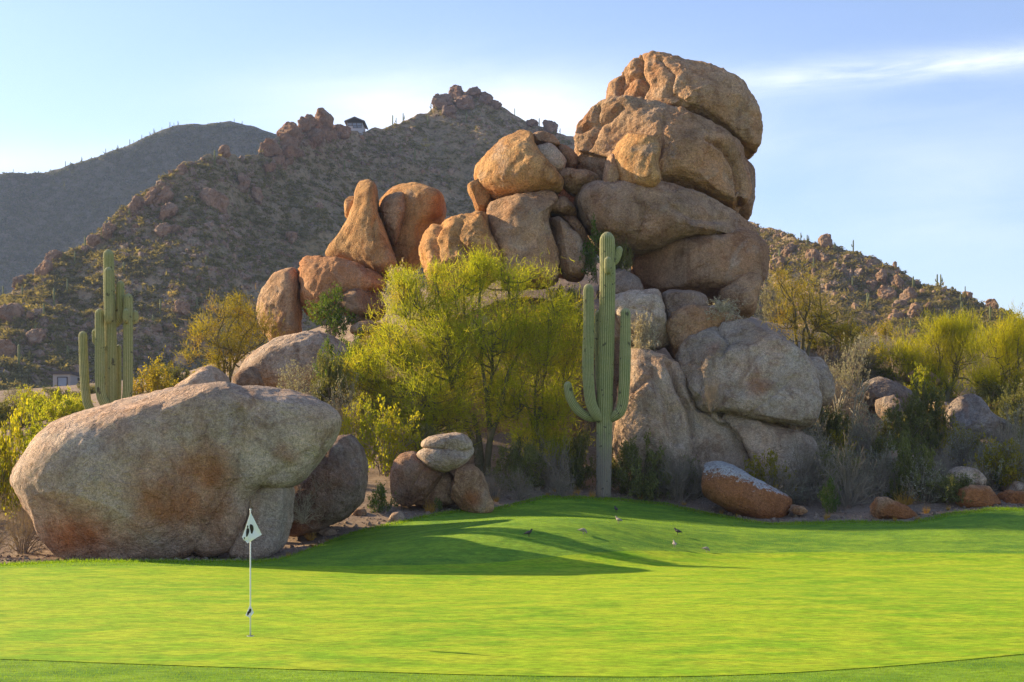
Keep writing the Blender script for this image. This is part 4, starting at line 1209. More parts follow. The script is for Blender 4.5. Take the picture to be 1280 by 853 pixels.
tree('broad bright yellow palo verde tree at right with many upright sprays', b, 82, (1184, 480), [
    (1140, 450, 28, 24, 0.), (1170, 434, 30, 24, .3), (1200, 430, 30, 24, 0.), (1150, 470, 30, 20, -.5), (1195, 455, 34, 26, -.6), (1222, 440, 26, 34, .3), (1165, 414, 16, 16, 0.), (1122, 450, 18, 22, 0.), (1145, 490, 34, 18, -.4), (1190, 490, 36, 20, -.4), (1210, 412, 16, 16, .2), (1185, 414, 14, 14, 0.), (1225, 480, 26, 26, 0.)], M['palo_bright'], .11, .72, 'palo verde trees', twig=(.4, 1.), up=1.3, seed=8)
b = P(1262, 515, 76); b[2] = G1(b[0], b[1])
tree('yellow green palo verde tree cut by the right edge of the view', b, 76, (1262, 485), [
    (1245, 442, 26, 28, 0.), (1275, 438, 28, 30, .3), (1262, 465, 32, 26, -.4), (1240, 480, 28, 22, 0.), (1295, 460, 28, 34, 0.), (1300, 430, 26, 30, .5), (1272, 412, 12, 18, 0.), (1255, 416, 12, 18, 0.), (1262, 500, 36, 20, 0.)], M['palo_bright'], .11, .72, 'palo verde trees', twig=(.4, .9), up=1.2, seed=9)


def shrub_meshes(kind, seed):
    """unit shrub: radius 1, height 1 -> (branches mesh, foliage mesh or None)"""
    r = np.random.default_rng(seed)
    cfg = dict(leafy=(22, 9, 4, 6, .05), airy=(26, 8, 4, 3, .035), twiggy=(34, 10, 5, 0, 0), pale=(40, 9, 3, 4, .045), tuft=(120, 0, 0, 0, 0), dense=(26, 10, 5, 9, .045))[kind]
    n0, k1, k2, kl, ls = cfg
    br = []
    phi = r.uniform(0, 2 * np.pi, n0); el = np.arcsin(r.uniform(.05, 1, n0)); rr = r.uniform(.62, .95, n0)
    end = np.stack([np.cos(phi) * np.cos(el) * rr, np.sin(phi) * np.cos(el) * rr, np.sin(el) * rr * .95 + .05], -1)
    b0 = np.stack([np.cos(phi), np.sin(phi), phi * 0], -1) * r.uniform(.02, .14, (n0, 1))
    if kind == 'tuft':
        V, T = slivers(b0 * 2, unit(end + [0, 0, .5]), r.uniform(.5, 1., n0), np.full(n0, .03), r, .5)
        return np_mesh('foliage', V, T, False, {'var': np.repeat(r.uniform(0, 1, n0), 5)}), None
    ctrl = end * [.35, .35, .75] + r.normal(size=(n0, 3)) * .06
    S, Dr = [], []
    for i in range(n0):
        t = np.linspace(0, 1, 6)[:, None]
        path = (1 - t) ** 2 * b0[i] + 2 * t * (1 - t) * ctrl[i] + t * t * end[i] + r.normal(size=(6, 3)) * .012
        br.append(tube(path, np.linspace(.014, .004, 6), 3, cap=False))
        tt = r.uniform(.3, 1., k1)
        q = np.stack([np.interp(tt * 5, np.arange(6), path[:, k]) for k in range(3)], -1)
        S.append(q); Dr.append(np.repeat(unit(path[5] - path[2])[None], k1, 0))
    S, Dr = np.vstack(S), np.vstack(Dr)
    d1 = unit(Dr * .7 + r.normal(size=S.shape) * .55 + [0, 0, .25]); l1 = r.uniform(.12, .34, len(S))
    tw = [slivers(S, d1, l1, np.full(len(S), .009), r, .3)]
    S2 = np.repeat(S, k2, 0) + np.repeat(d1, k2, 0) * (np.repeat(l1, k2) * r.uniform(.2, 1, len(S) * k2))[:, None]
    d2 = unit(np.repeat(d1, k2, 0) * .7 + r.normal(size=S2.shape) * .6 + [0, 0, .2]); l2 = r.uniform(.05, .18, len(S2))
    tw.append(slivers(S2, d2, l2, np.full(len(S2), .0065), r, .4))
    Vt, Tt = join(br + tw)
    mb = np_mesh('branches', Vt, Tt, False, {'var': r.uniform(0, 1, len(Vt))})
    if not kl: return mb, None
    lp = np.repeat(S2, kl, 0) + np.repeat(d2, kl, 0) * (np.repeat(l2, kl) * r.uniform(.2, 1.05, len(S2) * kl))[:, None] + r.normal(size=(len(S2) * kl, 3)) * .012
    keep = lp[:, 2] > .02
    lp = lp[keep]
    V, T = leaves(lp, ls, r)
    va = np.clip(r.normal(.5, .28, len(lp)) + .5 * fbm(lp * 2.5, 2), 0, 1)
    return mb, np_mesh('foliage', V, T, False, {'var': np.repeat(va, 4)})


SHK = {'yellow': ('leafy', 'dry_twig', 'yellow_leaf'), 'green': ('leafy', 'dry_twig', 'green_leaf'), 'olive': ('dense', 'dry_twig', 'olive_leaf'),
       'grey': ('airy', 'dry_twig', 'grey_leaf'), 'dry': ('twiggy', 'dry_twig', None), 'white': ('pale', 'pale_twig', 'pale_leaf'), 'bone': ('twiggy', 'pale_twig', None),
       'straw': ('tuft', 'straw', None), 'palo': ('dense', 'dry_twig', 'palo'), 'oliveyellow': ('leafy', 'dry_twig', 'palo_olive')}
_sm = {}
sr = np.random.default_rng(31)


def shrub(label, px, py, w, h, kind, Y=None, group='desert shrubs', sink=.05):
    v = int(sr.integers(0, 3))
    if (kind, v) not in _sm:
        a, bm_, f = SHK[kind]
        mb, mf = shrub_meshes(a, 100 + 7 * v + sum(map(ord, kind)))
        mb.materials.append(M[bm_])
        if mf: mf.materials.append(M[f])
        _sm[kind, v] = (mb, mf)
    mb, mf = _sm[kind, v]
    p = P(px, py, Y) if Y else onground(px, py)
    sx, sz = w / 2 * p[1] / F, h * p[1] / F
    p[2] -= sink * sz
    nm = 'grass_tuft' if kind == 'straw' else 'desert_shrub'
    root = empty(nm, p, label, 'grass tuft' if kind == 'straw' else 'shrub', group)
    root.scale = (sx * 1.05, sx * .95, sz * 1.08)
    root.rotation_euler = (0, 0, sr.uniform(0, 6.28))
    if mf is None and kind == 'straw':
        obj('blades', mb, None, root)
    else:
        obj('branches', mb, None, root)
        if mf: obj('foliage', mf, None, root)
    return root


for a in [
    ('yellow green leafy bush at the left end of the great round boulder', 22, 640, 110, 130, 'yellow'),
    ('leafy green shrub between the left edge and the great round boulder', 55, 600, 70, 70, 'palo', 52),
    ('tall yellow bush cut by the left edge of the view', -8, 650, 90, 150, 'yellow'),
    ('dead brown twiggy bush at the left foot of the great round boulder', 28, 692, 90, 80, 'dry'),
    ('second dead twiggy bush cut by the left edge', -10, 696, 80, 75, 'dry'),
    ('feathery yellow green bush left of the clustered saguaro', 78, 548, 75, 58, 'palo', 62),
    ('bright green bush in the far left middle distance', 35, 512, 50, 28, 'yellow', 95),
    ('grey green bush in front of the low houses', 20, 505, 70, 22, 'grey', 110),
    ('olive bush beside the low houses', 70, 504, 60, 20, 'olive', 120),
    ('round yellow bush just right of the clustered saguaro', 195, 505, 80, 58, 'oliveyellow', 64),
    ('grey green bush over the right shoulder of the great round boulder', 372, 506, 85, 55, 'grey', 58),
    ('dark olive bush behind the beak of the great round boulder', 415, 510, 60, 70, 'olive', 60),
    ('bright green shrub growing on the rocks below the bell rock', 415, 418, 82, 60, 'green', 71),
    ('vivid green spiky shrub left of the large palo verde', 420, 480, 66, 58, 'green', 63),
    ('silvery white dry shrub between bell rock and palo verde', 503, 392, 62, 60, 'white', 69),
    ('golden yellow leafy bush at the lower left of the large palo verde', 482, 590, 105, 85, 'yellow', 57),
    ('small yellow bush right of the brown rounded boulder', 448, 570, 60, 70, 'yellow', 58),
    ('thin grey bush behind the brown rounded boulder', 428, 545, 60, 80, 'grey', 59.5),
    ('compact dark green bush beside the brown rounded boulder', 477, 640, 46, 36, 'green'),
    ('bare grey branches sprawling before the brown rounded boulder', 395, 650, 105, 62, 'dry', 47.3),
    ('pale dead branches at the foot of the brown rounded boulder', 378, 652, 60, 40, 'bone', 46.6),
    ('olive shrub under the large palo verde right of its trunk', 645, 612, 85, 62, 'olive'),
    ('grey twiggy shrub under the smaller palo verde', 695, 614, 85, 70, 'dry'),
    ('dark olive shrub left of the tall saguaro base', 722, 610, 60, 72, 'olive', 60),
    ('dry brown shrub in the shade under the large palo verde', 575, 590, 80, 60, 'dry', 61),
    ('shaded olive shrub behind the split egg boulder', 520, 580, 70, 55, 'olive', 59),
    ('dark olive shrub right of the tall saguaro base', 800, 622, 95, 76, 'olive'),
    ('bare grey shrub between saguaro and long rust boulder', 850, 628, 75, 80, 'dry'),
    ('thin olive shrub against the steep grey slab', 830, 600, 60, 60, 'grey', 60),
    ('small bare shrub growing on the face of the great grey boulder', 888, 512, 34, 46, 'dry', 59.2),
    ('silvery grass like shrub on the crest block', 905, 402, 66, 28, 'white', 62.6),
    ('silvery shrub in the notch above the steep grey slab', 806, 438, 48, 46, 'white', 62.2),
    ('dark green shrub in the gap between the sloping slab and leaning wedge', 748, 350, 58, 68, 'green', 67),
    ('second dark green shrub in the gap beside the sloping slab', 775, 350, 40, 50, 'olive', 67),
    ('orange dry tuft at the foot of the leaning boulder', 537, 641, 24, 20, 'straw'),
    ('small orange tuft left of the leaning boulder', 523, 633, 12, 16, 'straw'),
    ('green tuft beside the orange dry tuft', 547, 640, 16, 18, 'green'),
    ('straw tuft near the corner of the lit turf', 388, 676, 26, 16, 'straw'),
    ('small straw tuft at the foot of the grey pedestal', 372, 668, 18, 10, 'straw'),
]:
    shrub(*a)
RS = 'shrubs of the scrubby slope at right'
for a in [
    ('grey dry shrub right behind the long rust boulder', 960, 612, 85, 85, 'dry'), ('brown twiggy shrub above the tip of the long rust boulder', 1005, 622, 95, 95, 'dry'),
    ('grey leafed shrub touching the smooth grey slab', 990, 580, 80, 80, 'grey'), ('dense grey brown shrub at the centre of the slope foot', 1060, 634, 95, 80, 'dry'),
    ('small green shrub at the slope foot between two dry shrubs', 1038, 640, 40, 44, 'green'), ('pale branched shrub in front of the smooth grey slab', 1020, 610, 70, 70, 'bone'),
    ('round olive creosote shrub above the lone rust and tan boulder', 1142, 626, 76, 76, 'olive'), ('dry shrub left of the round olive creosote', 1098, 622, 70, 66, 'dry'),
    ('grey green shrub midway up the slope under the blunt boulder', 1085, 585, 85, 80, 'grey'), ('olive shrub right of the blunt brown boulder', 1150, 565, 75, 90, 'olive'),
    ('yellowish shrub below the shark fin boulder', 1170, 560, 50, 60, 'oliveyellow'), ('blue grey shrub below the shark fin boulder', 1205, 585, 70, 55, 'grey'),
    ('bare brown shrub at the right edge above the rust streaked boulder', 1262, 605, 80, 80, 'dry'), ('dark green shrub behind the rust red boulder', 1246, 612, 50, 36, 'green'),
    ('grey shrub on the right edge of the slope', 1272, 570, 70, 70, 'grey'), ('olive shrub right of the shark fin boulder', 1262, 545, 70, 60, 'olive'),
    ('tall grey shrub beside the small grey shoulder boulder', 1062, 520, 70, 100, 'grey'), ('wispy dry shrub above the tall grey shrub', 1050, 470, 70, 60, 'dry'),
    ('grey green shrub at the top of the slope near the open palo verde', 1090, 462, 75, 42, 'grey'), ('dark olive shrub at the top of the slope', 1125, 468, 60, 36, 'olive'),
    ('yellow shrub at the left foot of the bright palo verde', 1075, 445, 50, 36, 'oliveyellow'), ('dry shrub between blunt boulder and long grey rock', 1070, 560, 60, 70, 'dry'),
    ('olive shrub under the long grey rock', 1040, 575, 60, 70, 'olive'), ('green shrub under the left side of the bright palo verde', 1150, 500, 60, 40, 'palo'),
    ('dry grey shrub in front of the shark fin boulder', 1215, 560, 60, 50, 'dry'), ('grey shrub right of the pale rounded boulder', 1235, 590, 40, 44, 'grey'),
    ('dry shrub left of the pale rounded boulder', 1180, 615, 50, 60, 'dry'), ('low grey shrub in front of the lone rust and tan boulder line', 1120, 612, 50, 44, 'grey'),
    ('straw coloured tuft behind the lone rust and tan boulder', 1132, 632, 50, 22, 'straw'), ('dry shrub high by the right shoulder boulder', 1030, 530, 60, 70, 'dry'),
    ('shaded olive shrub under the edge palo verde', 1240, 520, 80, 50, 'olive'), ('grey brown shrub at the slope foot near the right edge', 1285, 615, 60, 60, 'dry'),
    ('pale bush standing on the crest near the open palo verde', 1110, 430, 40, 30, 'oliveyellow'), ('grey bush on the crest beside the upright tan boulder', 965, 400, 50, 60, 'grey', 82),
    ('olive bush on the crest behind the great grey boulder', 1040, 440, 70, 40, 'olive', 84)]:
    shrub(*a, group=RS)


th_ = np.random.default_rng(404)
for k in range(95):
    while True:
        x, y = th_.uniform(940, 1300), th_.uniform(445, 634)
        if not (x < 1020 and y < 560) and not (abs(x - 1207) < 55 and 480 < y < 560) and not (1060 < x < 1150 and 480 < y < 545):
            break
    kd = str(th_.choice(['dry', 'dry', 'grey', 'grey', 'olive', 'dry', 'oliveyellow']))
    w_ = th_.uniform(50, 95)
    lab = {'dry': 'bare tangled grey brown shrub in the thicket on the right hand slope', 'grey': 'grey leafed shrub in the thicket on the right hand slope',
           'olive': 'olive leafed shrub in the thicket on the right hand slope', 'oliveyellow': 'yellowish leafed shrub in the thicket on the right hand slope'}[kd]
    shrub(lab, x, y, w_, w_ * th_.uniform(.45, .75), kd, group={'dry': 'bare shrubs of the slope thicket', 'grey': 'grey shrubs of the slope thicket', 'olive': 'olive shrubs of the slope thicket', 'oliveyellow': 'yellowish shrubs of the slope thicket'}[kd])
for k in range(16):
    x, y = th_.uniform(600, 880), th_.uniform(592, 626)
    if abs(x - 755) < 22: continue
    w_ = th_.uniform(45, 80)
    kd = str(th_.choice(['dry', 'olive']))
    shrub({'dry': 'bare grey shrub in the shade around the tall saguaro', 'olive': 'dark olive shrub in the shade around the tall saguaro'}[kd], x, y, w_, w_ * .7, kd,
          group={'dry': 'bare shrubs around the tall saguaro', 'olive': 'olive shrubs around the tall saguaro'}[kd])


for k in range(26):
    x = th_.uniform(-8, 20)
    p = np.array([x, edge_back(x) + th_.uniform(.1, 1.4), 0.]); p[2] = G1(p[0], p[1])
    shrub('small dry straw tuft in the sand just beyond the turf edge', CX + p[0] * F / p[1], HY - (p[2] - CH) * F / p[1], th_.uniform(7, 16), th_.uniform(5, 12), 'straw', p[1], 'straw tufts along the turf edge')
for a in [('low olive bush on the sand slope left of the clustered saguaro, nearest the view edge', 8, 535, 80, 34, 'olive', 78), ('pale green bush directly left of the clustered saguaro trunk base', 98, 528, 60, 36, 'palo', 70),
          ('yellow green bush on the sand slope above the left edge bushes', 45, 528, 70, 34, 'palo', 84), ('grey bush between the clustered saguaro and the round yellow bush', 172, 508, 50, 30, 'grey', 74),
          ('olive bush at the foot of the mountain right of the clustered saguaro', 215, 490, 70, 34, 'olive', 90), ('dusky green bush below the olive tinted palo verde', 255, 488, 60, 30, 'oliveyellow', 76),
          ('green bush right of the whaleback rock', 440, 455, 60, 46, 'green', 69), ('golden bush below the green bush right of the whaleback rock', 452, 500, 66, 46, 'oliveyellow', 61),
          ('dense olive bush low behind the brown rounded boulder', 470, 545, 70, 50, 'olive', 60), ('grey bush at the far left foot of the mountain', 130, 497, 80, 22, 'grey', 125), ('olive bush in front of the long low annexe', 112, 500, 50, 20, 'olive', 118)]:
    shrub(*a)
for a in [('olive shrub between whaleback rock and large palo verde', 455, 470, 60, 44, 'olive', 66), ('golden shrub behind the left side of the large palo verde', 480, 440, 60, 40, 'oliveyellow', 67),
          ('olive shrub on the rocks behind the top of the large palo verde', 700, 400, 70, 44, 'olive', 67)]:
    shrub(*a)


def cholla(label, px, py, h, seed):
    r = np.random.default_rng(seed)
    p = onground(px, py); Hh = h * p[1] / F
    root = empty('staghorn_cholla', p, label, 'cactus', 'pale chollas on the right hand slope')
    st, ar = [], []
    for k in range(5):
        a = r.uniform(0, 6.28); e = np.array([math.cos(a) * .28, math.sin(a) * .28, r.uniform(.75, 1.)]) * Hh
        path = catmull([[0, 0, -.05], e * [.5, .5, .35], e * [.7, .7, .7], e], 4)
        st.append(tube(path, np.linspace(.045, .022, len(path)), 6))
        for j in range(7):
            q = path[r.integers(4, len(path))]; d = unit(r.normal(size=3) * [1, 1, .5] + [0, 0, .7]) * r.uniform(.12, .3) * Hh * .7
            ar.append(tube(np.array([q, q + d * .5 + r.normal(size=3) * .02, q + d]), [.024, .026, .016], 5))
    V, T = join(st + ar); obj('branches', np_mesh('branches', V, T, True, {'var': r.uniform(0, 1, len(V))}), M['pale_twig'], root)


cholla('pale antler like cholla rising in front of the great grey boulder', 1036, 555, 80, 3)
cholla('pale cholla right of the antler like cholla', 1058, 560, 78, 4)
cholla('short pale cholla low beside the smooth grey slab', 1010, 575, 60, 5)

# pebbles lying on the sand: a loose scatter nobody could count
pr_ = np.random.default_rng(91)
Vs = []
while len(Vs) < 2600:
    x = pr_.uniform(-16, 24); y = edge_back(x) + .15 + abs(pr_.normal()) * 3.
    s = .025 + .08 * pr_.random() ** 4
    Vs.append((ico(2)[0] * pr_.uniform(.6, 1.2, 3) * s * (1 + .12 * pr_.normal(size=(42, 1))) + [x, y, 0], x, y))
zz = G(np.array([v[1] for v in Vs]), np.array([v[2] for v in Vs]))
V, T = join([(v[0] + [0, 0, z + .01], ico(2)[1]) for v, z in zip(Vs, zz)])
o = obj('gravel', np_mesh('gravel', V, T, False), M['granite']); o.color = (.38, .30, .23, 1); tag(o, kind='stuff')

# longer blades of turf: along the ragged back edge and in the collar on the near side of the green
gr_ = np.random.default_rng(17)
x1 = gr_.uniform(-22, 26, 26000); y1 = edge_back(x1) - np.abs(gr_.normal(size=26000)) * .35 + .10 * fbm(np.stack([x1 * 2.5, x1 * 0, x1 * 0 + 3], -1), 3) + .05
x2 = gr_.uniform(-11, 11, 90000); y2 = np.interp(x2, gxs, nr) - gr_.uniform(0, 2.6, 90000) ** 1.0
x3 = gr_.uniform(-22, 24, 50000); y3 = np.interp(x3, gxs, bk) + gr_.uniform(0, 1, 50000) * (edge_back(x3) - np.interp(x3, gxs, bk))
gxx, gyy = np.concatenate([x1, x2, x3]), np.concatenate([y1, y2, y3])
gl = np.concatenate([gr_.uniform(.04, .13, 26000), gr_.uniform(.012, .032, 90000), gr_.uniform(.015, .04, 50000)])
gp = np.stack([gxx, gyy, G(gxx, gyy) + .026], -1)
gd = unit(gr_.normal(size=gp.shape) * .55 + [0, 0, 1.])
V, T = slivers(gp, gd, gl, np.concatenate([np.full(26000, .012), np.full(90000, .005), np.full(50000, .009)]), gr_, .5)
M['blade'] = foliage('turf_blade', (.15, .29, .02), (.30, .44, .03), .5)
tag(obj('grass', np_mesh('grass', V, T, False, {'var': np.repeat(gr_.uniform(0, 1, len(gp)), 5)}), M['blade']), kind='stuff')

# ------------------------------------------------------------------ the pin
M['white'] = plain('white_paint', (.80, .80, .78), rough=.5)
M['cloth'] = foliage('flag_cloth', (.80, .81, .84), (.84, .85, .88), .08)
M['ink'] = plain('emblem_ink', (.035, .027, .022), (.05, .04, .03))
M['black'] = plain('hole_shade_dark', (.02, .02, .02))
b = onground(313, 799); b[2] += .04
pin = empty('flagstick', b, 'white golf flagstick with a hanging white flag standing in the cup', 'flagstick')
V, T = tube([(0, 0, -.08), (0, 0, 1.), (0, 0, 2.08)], [.0125, .0115, .009], 10)
obj('pole', np_mesh('pole', V, T), M['white'], pin)
V, T = ico(3)
obj('pole_tip', np_mesh('pole_tip', V * .017 + [0, 0, 2.09], T), M['white'], pin)


def flag(name, corners, folds, n=22):
    Y = b[1]
    A, B, Cc, D = [P(*c, Y) - b for c in corners]
    u, v = np.meshgrid(np.linspace(0, 1, n), np.linspace(0, 1, n))
    u, v = u[..., None], v[..., None]
    Q = A * (1 - u) * (1 - v) + B * u * (1 - v) + Cc * u * v + D * (1 - u) * v
    wv = folds * np.sin(u * 3.1 + v * 4.2) * (u + v) * .5 + folds * .5 * np.sin(u * 9 - v * 5) * u * v
    Q = Q + np.concatenate([wv * .4, -.02 - np.abs(wv) * 1.6, wv * .25], -1)
    f = Q.reshape(-1, 3); g = f + [0, .004, 0]
    fc = grid_faces(n, n)
    V = np.vstack([f, g]); Fq = np.vstack([fc, fc[:, ::-1] + n * n])
    me = np_mesh(name, V, Fq, True, {'var': np.full(len(V), .5)})
    return obj(name, me, M['cloth'], pin), Q


def emblem(parent, Q, cu, cv, ru, rv, ang=0.):
    n = Q.shape[0]
    th = np.linspace(0, 2 * np.pi, 20, endpoint=False)
    ring = []
    for rr in (0, .5, 1.):
        for t in th:
            w = 1 + .12 * math.sin(3 * t + ang)
            x, y = rr * ru * math.cos(t) * w, rr * rv * math.sin(t) * w
            uu = np.clip(cu + x * math.cos(ang) - y * math.sin(ang), 0, 1) * (n - 1); vv = np.clip(cv + x * math.sin(ang) + y * math.cos(ang), 0, 1) * (n - 1)
            i, j = int(min(vv, n - 2)), int(min(uu, n - 2)); fv, fu = vv - i, uu - j
            q = Q[i, j] * (1 - fu) * (1 - fv) + Q[i, j + 1] * fu * (1 - fv) + Q[i + 1, j + 1] * fu * fv + Q[i + 1, j] * (1 - fu) * fv
            ring.append(q + [0, -.004, 0])
    V = np.array(ring)
    Fq = []
    for a in range(2):
        for k in range(20):
            Fq.append([a * 20 + k, a * 20 + (k + 1) % 20, (a + 1) * 20 + (k + 1) % 20, (a + 1) * 20 + k])
    obj('emblem', np_mesh('emblem', V, np.array(Fq)), M['ink'], parent)


fo, Q = flag('flag', [(313.3, 640), (327.5, 668.5), (309.5, 679.5), (303.2, 671.5)], .018)
emblem(fo, Q, .46, .36, .21, .12, .3)
emblem(fo, Q, .34, .64, .20, .12, .6)
emblem(fo, Q, .36, .92, .10, .035, .2)
emblem(fo, Q, .16, .50, .06, .05, .2)
fo, Q = flag('position_flag', [(313, 755), (317.6, 766), (312.5, 772.5), (307.2, 769)], .006, 12)
emblem(fo, Q, .42, .36, .2, .2, .3)
emblem(fo, Q, .34, .68, .2, .2, .9)
cup = empty('golf_cup', (b[0], b[1], b[2] + .004), 'dark cup in the green at the foot of the flagstick', 'golf hole')
th = np.linspace(0, 2 * np.pi, 28, endpoint=False)
ringv = lambda r_, z: np.stack([np.cos(th) * r_, np.sin(th) * r_, th * 0 + z], -1)
V = np.vstack([ringv(.054, 0), ringv(.014, 0)])
k = np.arange(28)
fq = np.stack([k, (k + 1) % 28, 28 + (k + 1) % 28, 28 + k], -1)
obj('hole_shade', np_mesh('hole_shade', V, fq), M['black'], cup)  # flat dark ring on the turf, painted shade for a hole not cut
V = np.vstack([ringv(.062, -.001), ringv(.054, .003)])
obj('rim', np_mesh('rim', V, fq), M['white'], cup)

# ------------------------------------------------------------------ birds on the turf
M['bird_dark'] = plain('dark_feather', (.05, .045, .045), (.10, .085, .075), 20.)
M['bird_pale'] = plain('pale_feather', (.27, .23, .19), (.38, .33, .28), 14.)
M['bird_beak'] = plain('beak_horn', (.06, .05, .04))


def bird(label, px, py, facing, mat, pose='stand', s=1.):
    s *= .72
    p = onground(px, py); p[2] += .03
    root = empty('ground_bird', p, label, 'bird', 'birds feeding on the turf')
    root.rotation_euler = (0, 0, facing)
    if pose == 'stand':
        path = [(-.22, 0, .13), (-.16, 0, .145), (-.10, 0, .16), (-.03, 0, .175), (.04, 0, .195), (.085, 0, .235), (.105, 0, .275), (.13, 0, .30), (.155, 0, .305), (.168, 0, .303)]
    else:
        path = [(-.22, 0, .17), (-.16, 0, .17), (-.10, 0, .17), (-.03, 0, .165), (.05, 0, .15), (.095, 0, .12), (.115, 0, .09), (.13, 0, .065), (.14, 0, .05), (.145, 0, .042)]
    rad = [.012, .026, .05, .072, .066, .044, .034, .036, .026, .006]
    ps = [tube(catmull(path, 4), np.interp(np.linspace(0, 9, 37), range(10), rad), 12)]
    for sy in (-1, 1):
        ps.append(tube([(.0, sy * .03, .12), (.005, sy * .03, .06), (0, sy * .03, .004)], [.012, .007, .006], 6))
        ps.append(tube([(-.015, sy * .03, .004), (.035, sy * .035, .004)], [.006, .004], 5))
    V, T = join(ps)
    obj('body', np_mesh('body', V * s, T), mat, root)
    for sy in (-1, 1):
        wp = [(.06, sy * .055, .20), (-.02, sy * .068, .185), (-.10, sy * .052, .165), (-.19, sy * .022, .145)]
        if pose != 'stand': wp = [(x, y, z - .005 if x > 0 else z + .012) for x, y, z in wp]
        V, T = tube(wp, [.02, .034, .026, .006], 8)
        V = V * [1, 1, 1]
        obj('wing', np_mesh('wing', V * s, T), mat, root)
    e = np.array(path[-1])
    d = unit(e - np.array(path[-3]))
    V, T = tube([e - d * .01, e + d * .03], [.008, .001], 6)
    obj('beak', np_mesh('beak', V * s, T), M['bird_beak'], root)


bird('dark upright bird at the top edge of the sunlit mound', 770, 642, 1.9, M['bird_dark'], s=1.05)
bird('pale bird standing just below the dark upright bird', 773, 656, 2.4, M['bird_pale'], s=1.05)
bird('dark bird alone on the left part of the mound', 661, 673.5, .3, M['bird_dark'])
bird('grey bird with lowered head beside the long saguaro shadow', 729, 670, .2, M['bird_pale'], 'feed', 1.1)
bird('dark bird at the edge of the shade on the right of the mound', 847, 671, 2.8, M['bird_dark'])
bird('pale bird standing left of the rightmost bird', 843, 687, 1.7, M['bird_pale'])
bird('pale feeding bird, rightmost of the flock', 883, 692, .3, M['bird_pale'], 'feed')

# ------------------------------------------------------------------ houses
M['stucco'] = plain('grey_stucco', (.33, .30, .27), (.38, .35, .31), 1.)
M['adobe'] = plain('pink_adobe', (.40, .24, .17), (.45, .28, .20), 1.)
M['glass'] = plain('window_glass', (.20, .24, .30), (.28, .32, .38), .4, .15)
M['roof'] = plain('dark_roof', (.07, .06, .055), (.10, .085, .075), 1.)
M['pale_wall'] = plain('pale_plaster', (.42, .42, .44), (.46, .46, .48), 1.)


def house(label, px0, px1, py_base, py_eave, Y, depth, walls, kind, windows, roofpitch=0., name='house'):
    x0, x1 = (px0 - CX) * Y / F, (px1 - CX) * Y / F
    zb, ze = CH - (py_base - HY) * Y / F, CH - (py_eave - HY) * Y / F
    base = np.array([(x0 + x1) / 2, Y, zb])
    root = empty(name, base, label, kind)
    w, h = (x1 - x0) / 2, ze - zb
    V, T = box(-w, 0, -2.5, w, depth, h); obj('wall', np_mesh('wall', V, T, False), walls, root)
    if roofpitch:
        ov = .8
        V = np.array([[-w - ov, -ov, h], [w + ov, -ov, h], [w + ov, depth + ov, h], [-w - ov, depth + ov, h], [0, -ov, h + roofpitch], [0, depth + ov, h + roofpitch],
                      [-w - ov, -ov, h + .4], [w + ov, -ov, h + .4], [w + ov, depth + ov, h + .4], [-w - ov, depth + ov, h + .4], [0, -ov, h + roofpitch + .4], [0, depth + ov, h + roofpitch + .4]])
        Fq = [(6, 10, 11, 9), (10, 7, 8, 11), (0, 4, 10, 6), (4, 1, 7, 10), (3, 9, 11, 5), (5, 11, 8, 2), (0, 6, 9, 3), (1, 2, 8, 7), (0, 3, 5, 4), (4, 5, 2, 1)]
        obj('roof', np_mesh('roof', V, np.array(Fq), False), M['roof'], root)
    else:
        V, T = box(-w - .3, -.3, h + .002, w + .3, depth + .3, h + .45); obj('roof', np_mesh('roof', V, T, False), M['roof'], root)
    for a0, a1, b0, b1 in windows:
        X0, X1, Z0, Z1 = -w + 2 * w * a0, -w + 2 * w * a1, h * b0, h * b1
        fr = join([box(X0 - .12, -.14, Z0 - .12, X1 + .12, -.003, Z0), box(X0 - .12, -.14, Z1, X1 + .12, -.003, Z1 + .12), box(X0 - .12, -.14, Z0, X0, -.003, Z1), box(X1, -.14, Z0, X1 + .12, -.003, Z1)])
        wn = obj('window', np_mesh('window', *fr, False), M['roof'], root)
        V, T = box(X0, -.05, Z0, X1, -.003, Z1); obj('pane', np_mesh('pane', V, T, False), M['glass'], wn)
    return root


hp = on_mount(443, 163)
house('small white fronted house with a dark gabled roof on the mountain ridge', 434, 453, 160.5, 153.5, hp[1], 9, M['pale_wall'], 'house', [(.06, .3, .45, .9), (.36, .6, .45, .9), (.64, .94, .45, .9), (.4, .62, .08, .36), (.68, .92, .08, .36)], 1.3)
house('low grey house at the foot of the mountain', 66, 88, 489, 468, 225, 10, M['stucco'], 'house', [(.3, .8, .3, .8)])
house('long low grey annexe beside the grey house', 88.5, 104, 489, 476, 229, 8, M['stucco'], 'house', [(.2, .7, .35, .75)])
house('pink adobe building half hidden by bushes at left', 16, 40, 552, 516, 105, 6, M['adobe'], 'building', [(.55, .8, .45, .75)])

# ------------------------------------------------------------------ light, sky, camera
sv = Vector((-.87 * math.cos(math.radians(23.5)), .493 * math.cos(math.radians(23.5)), math.sin(math.radians(23.5)))).normalized()
sun = bpy.data.lights.new('sun', 'SUN')
sun.energy = 5.0; sun.angle = math.radians(.55); sun.color = (1., .79, .49)
so = bpy.data.objects.new('sun', sun); C.objects.link(so)
so.rotation_euler = sv.to_track_quat('Z', 'Y').to_euler()
so.location = (-60, 60, 80)

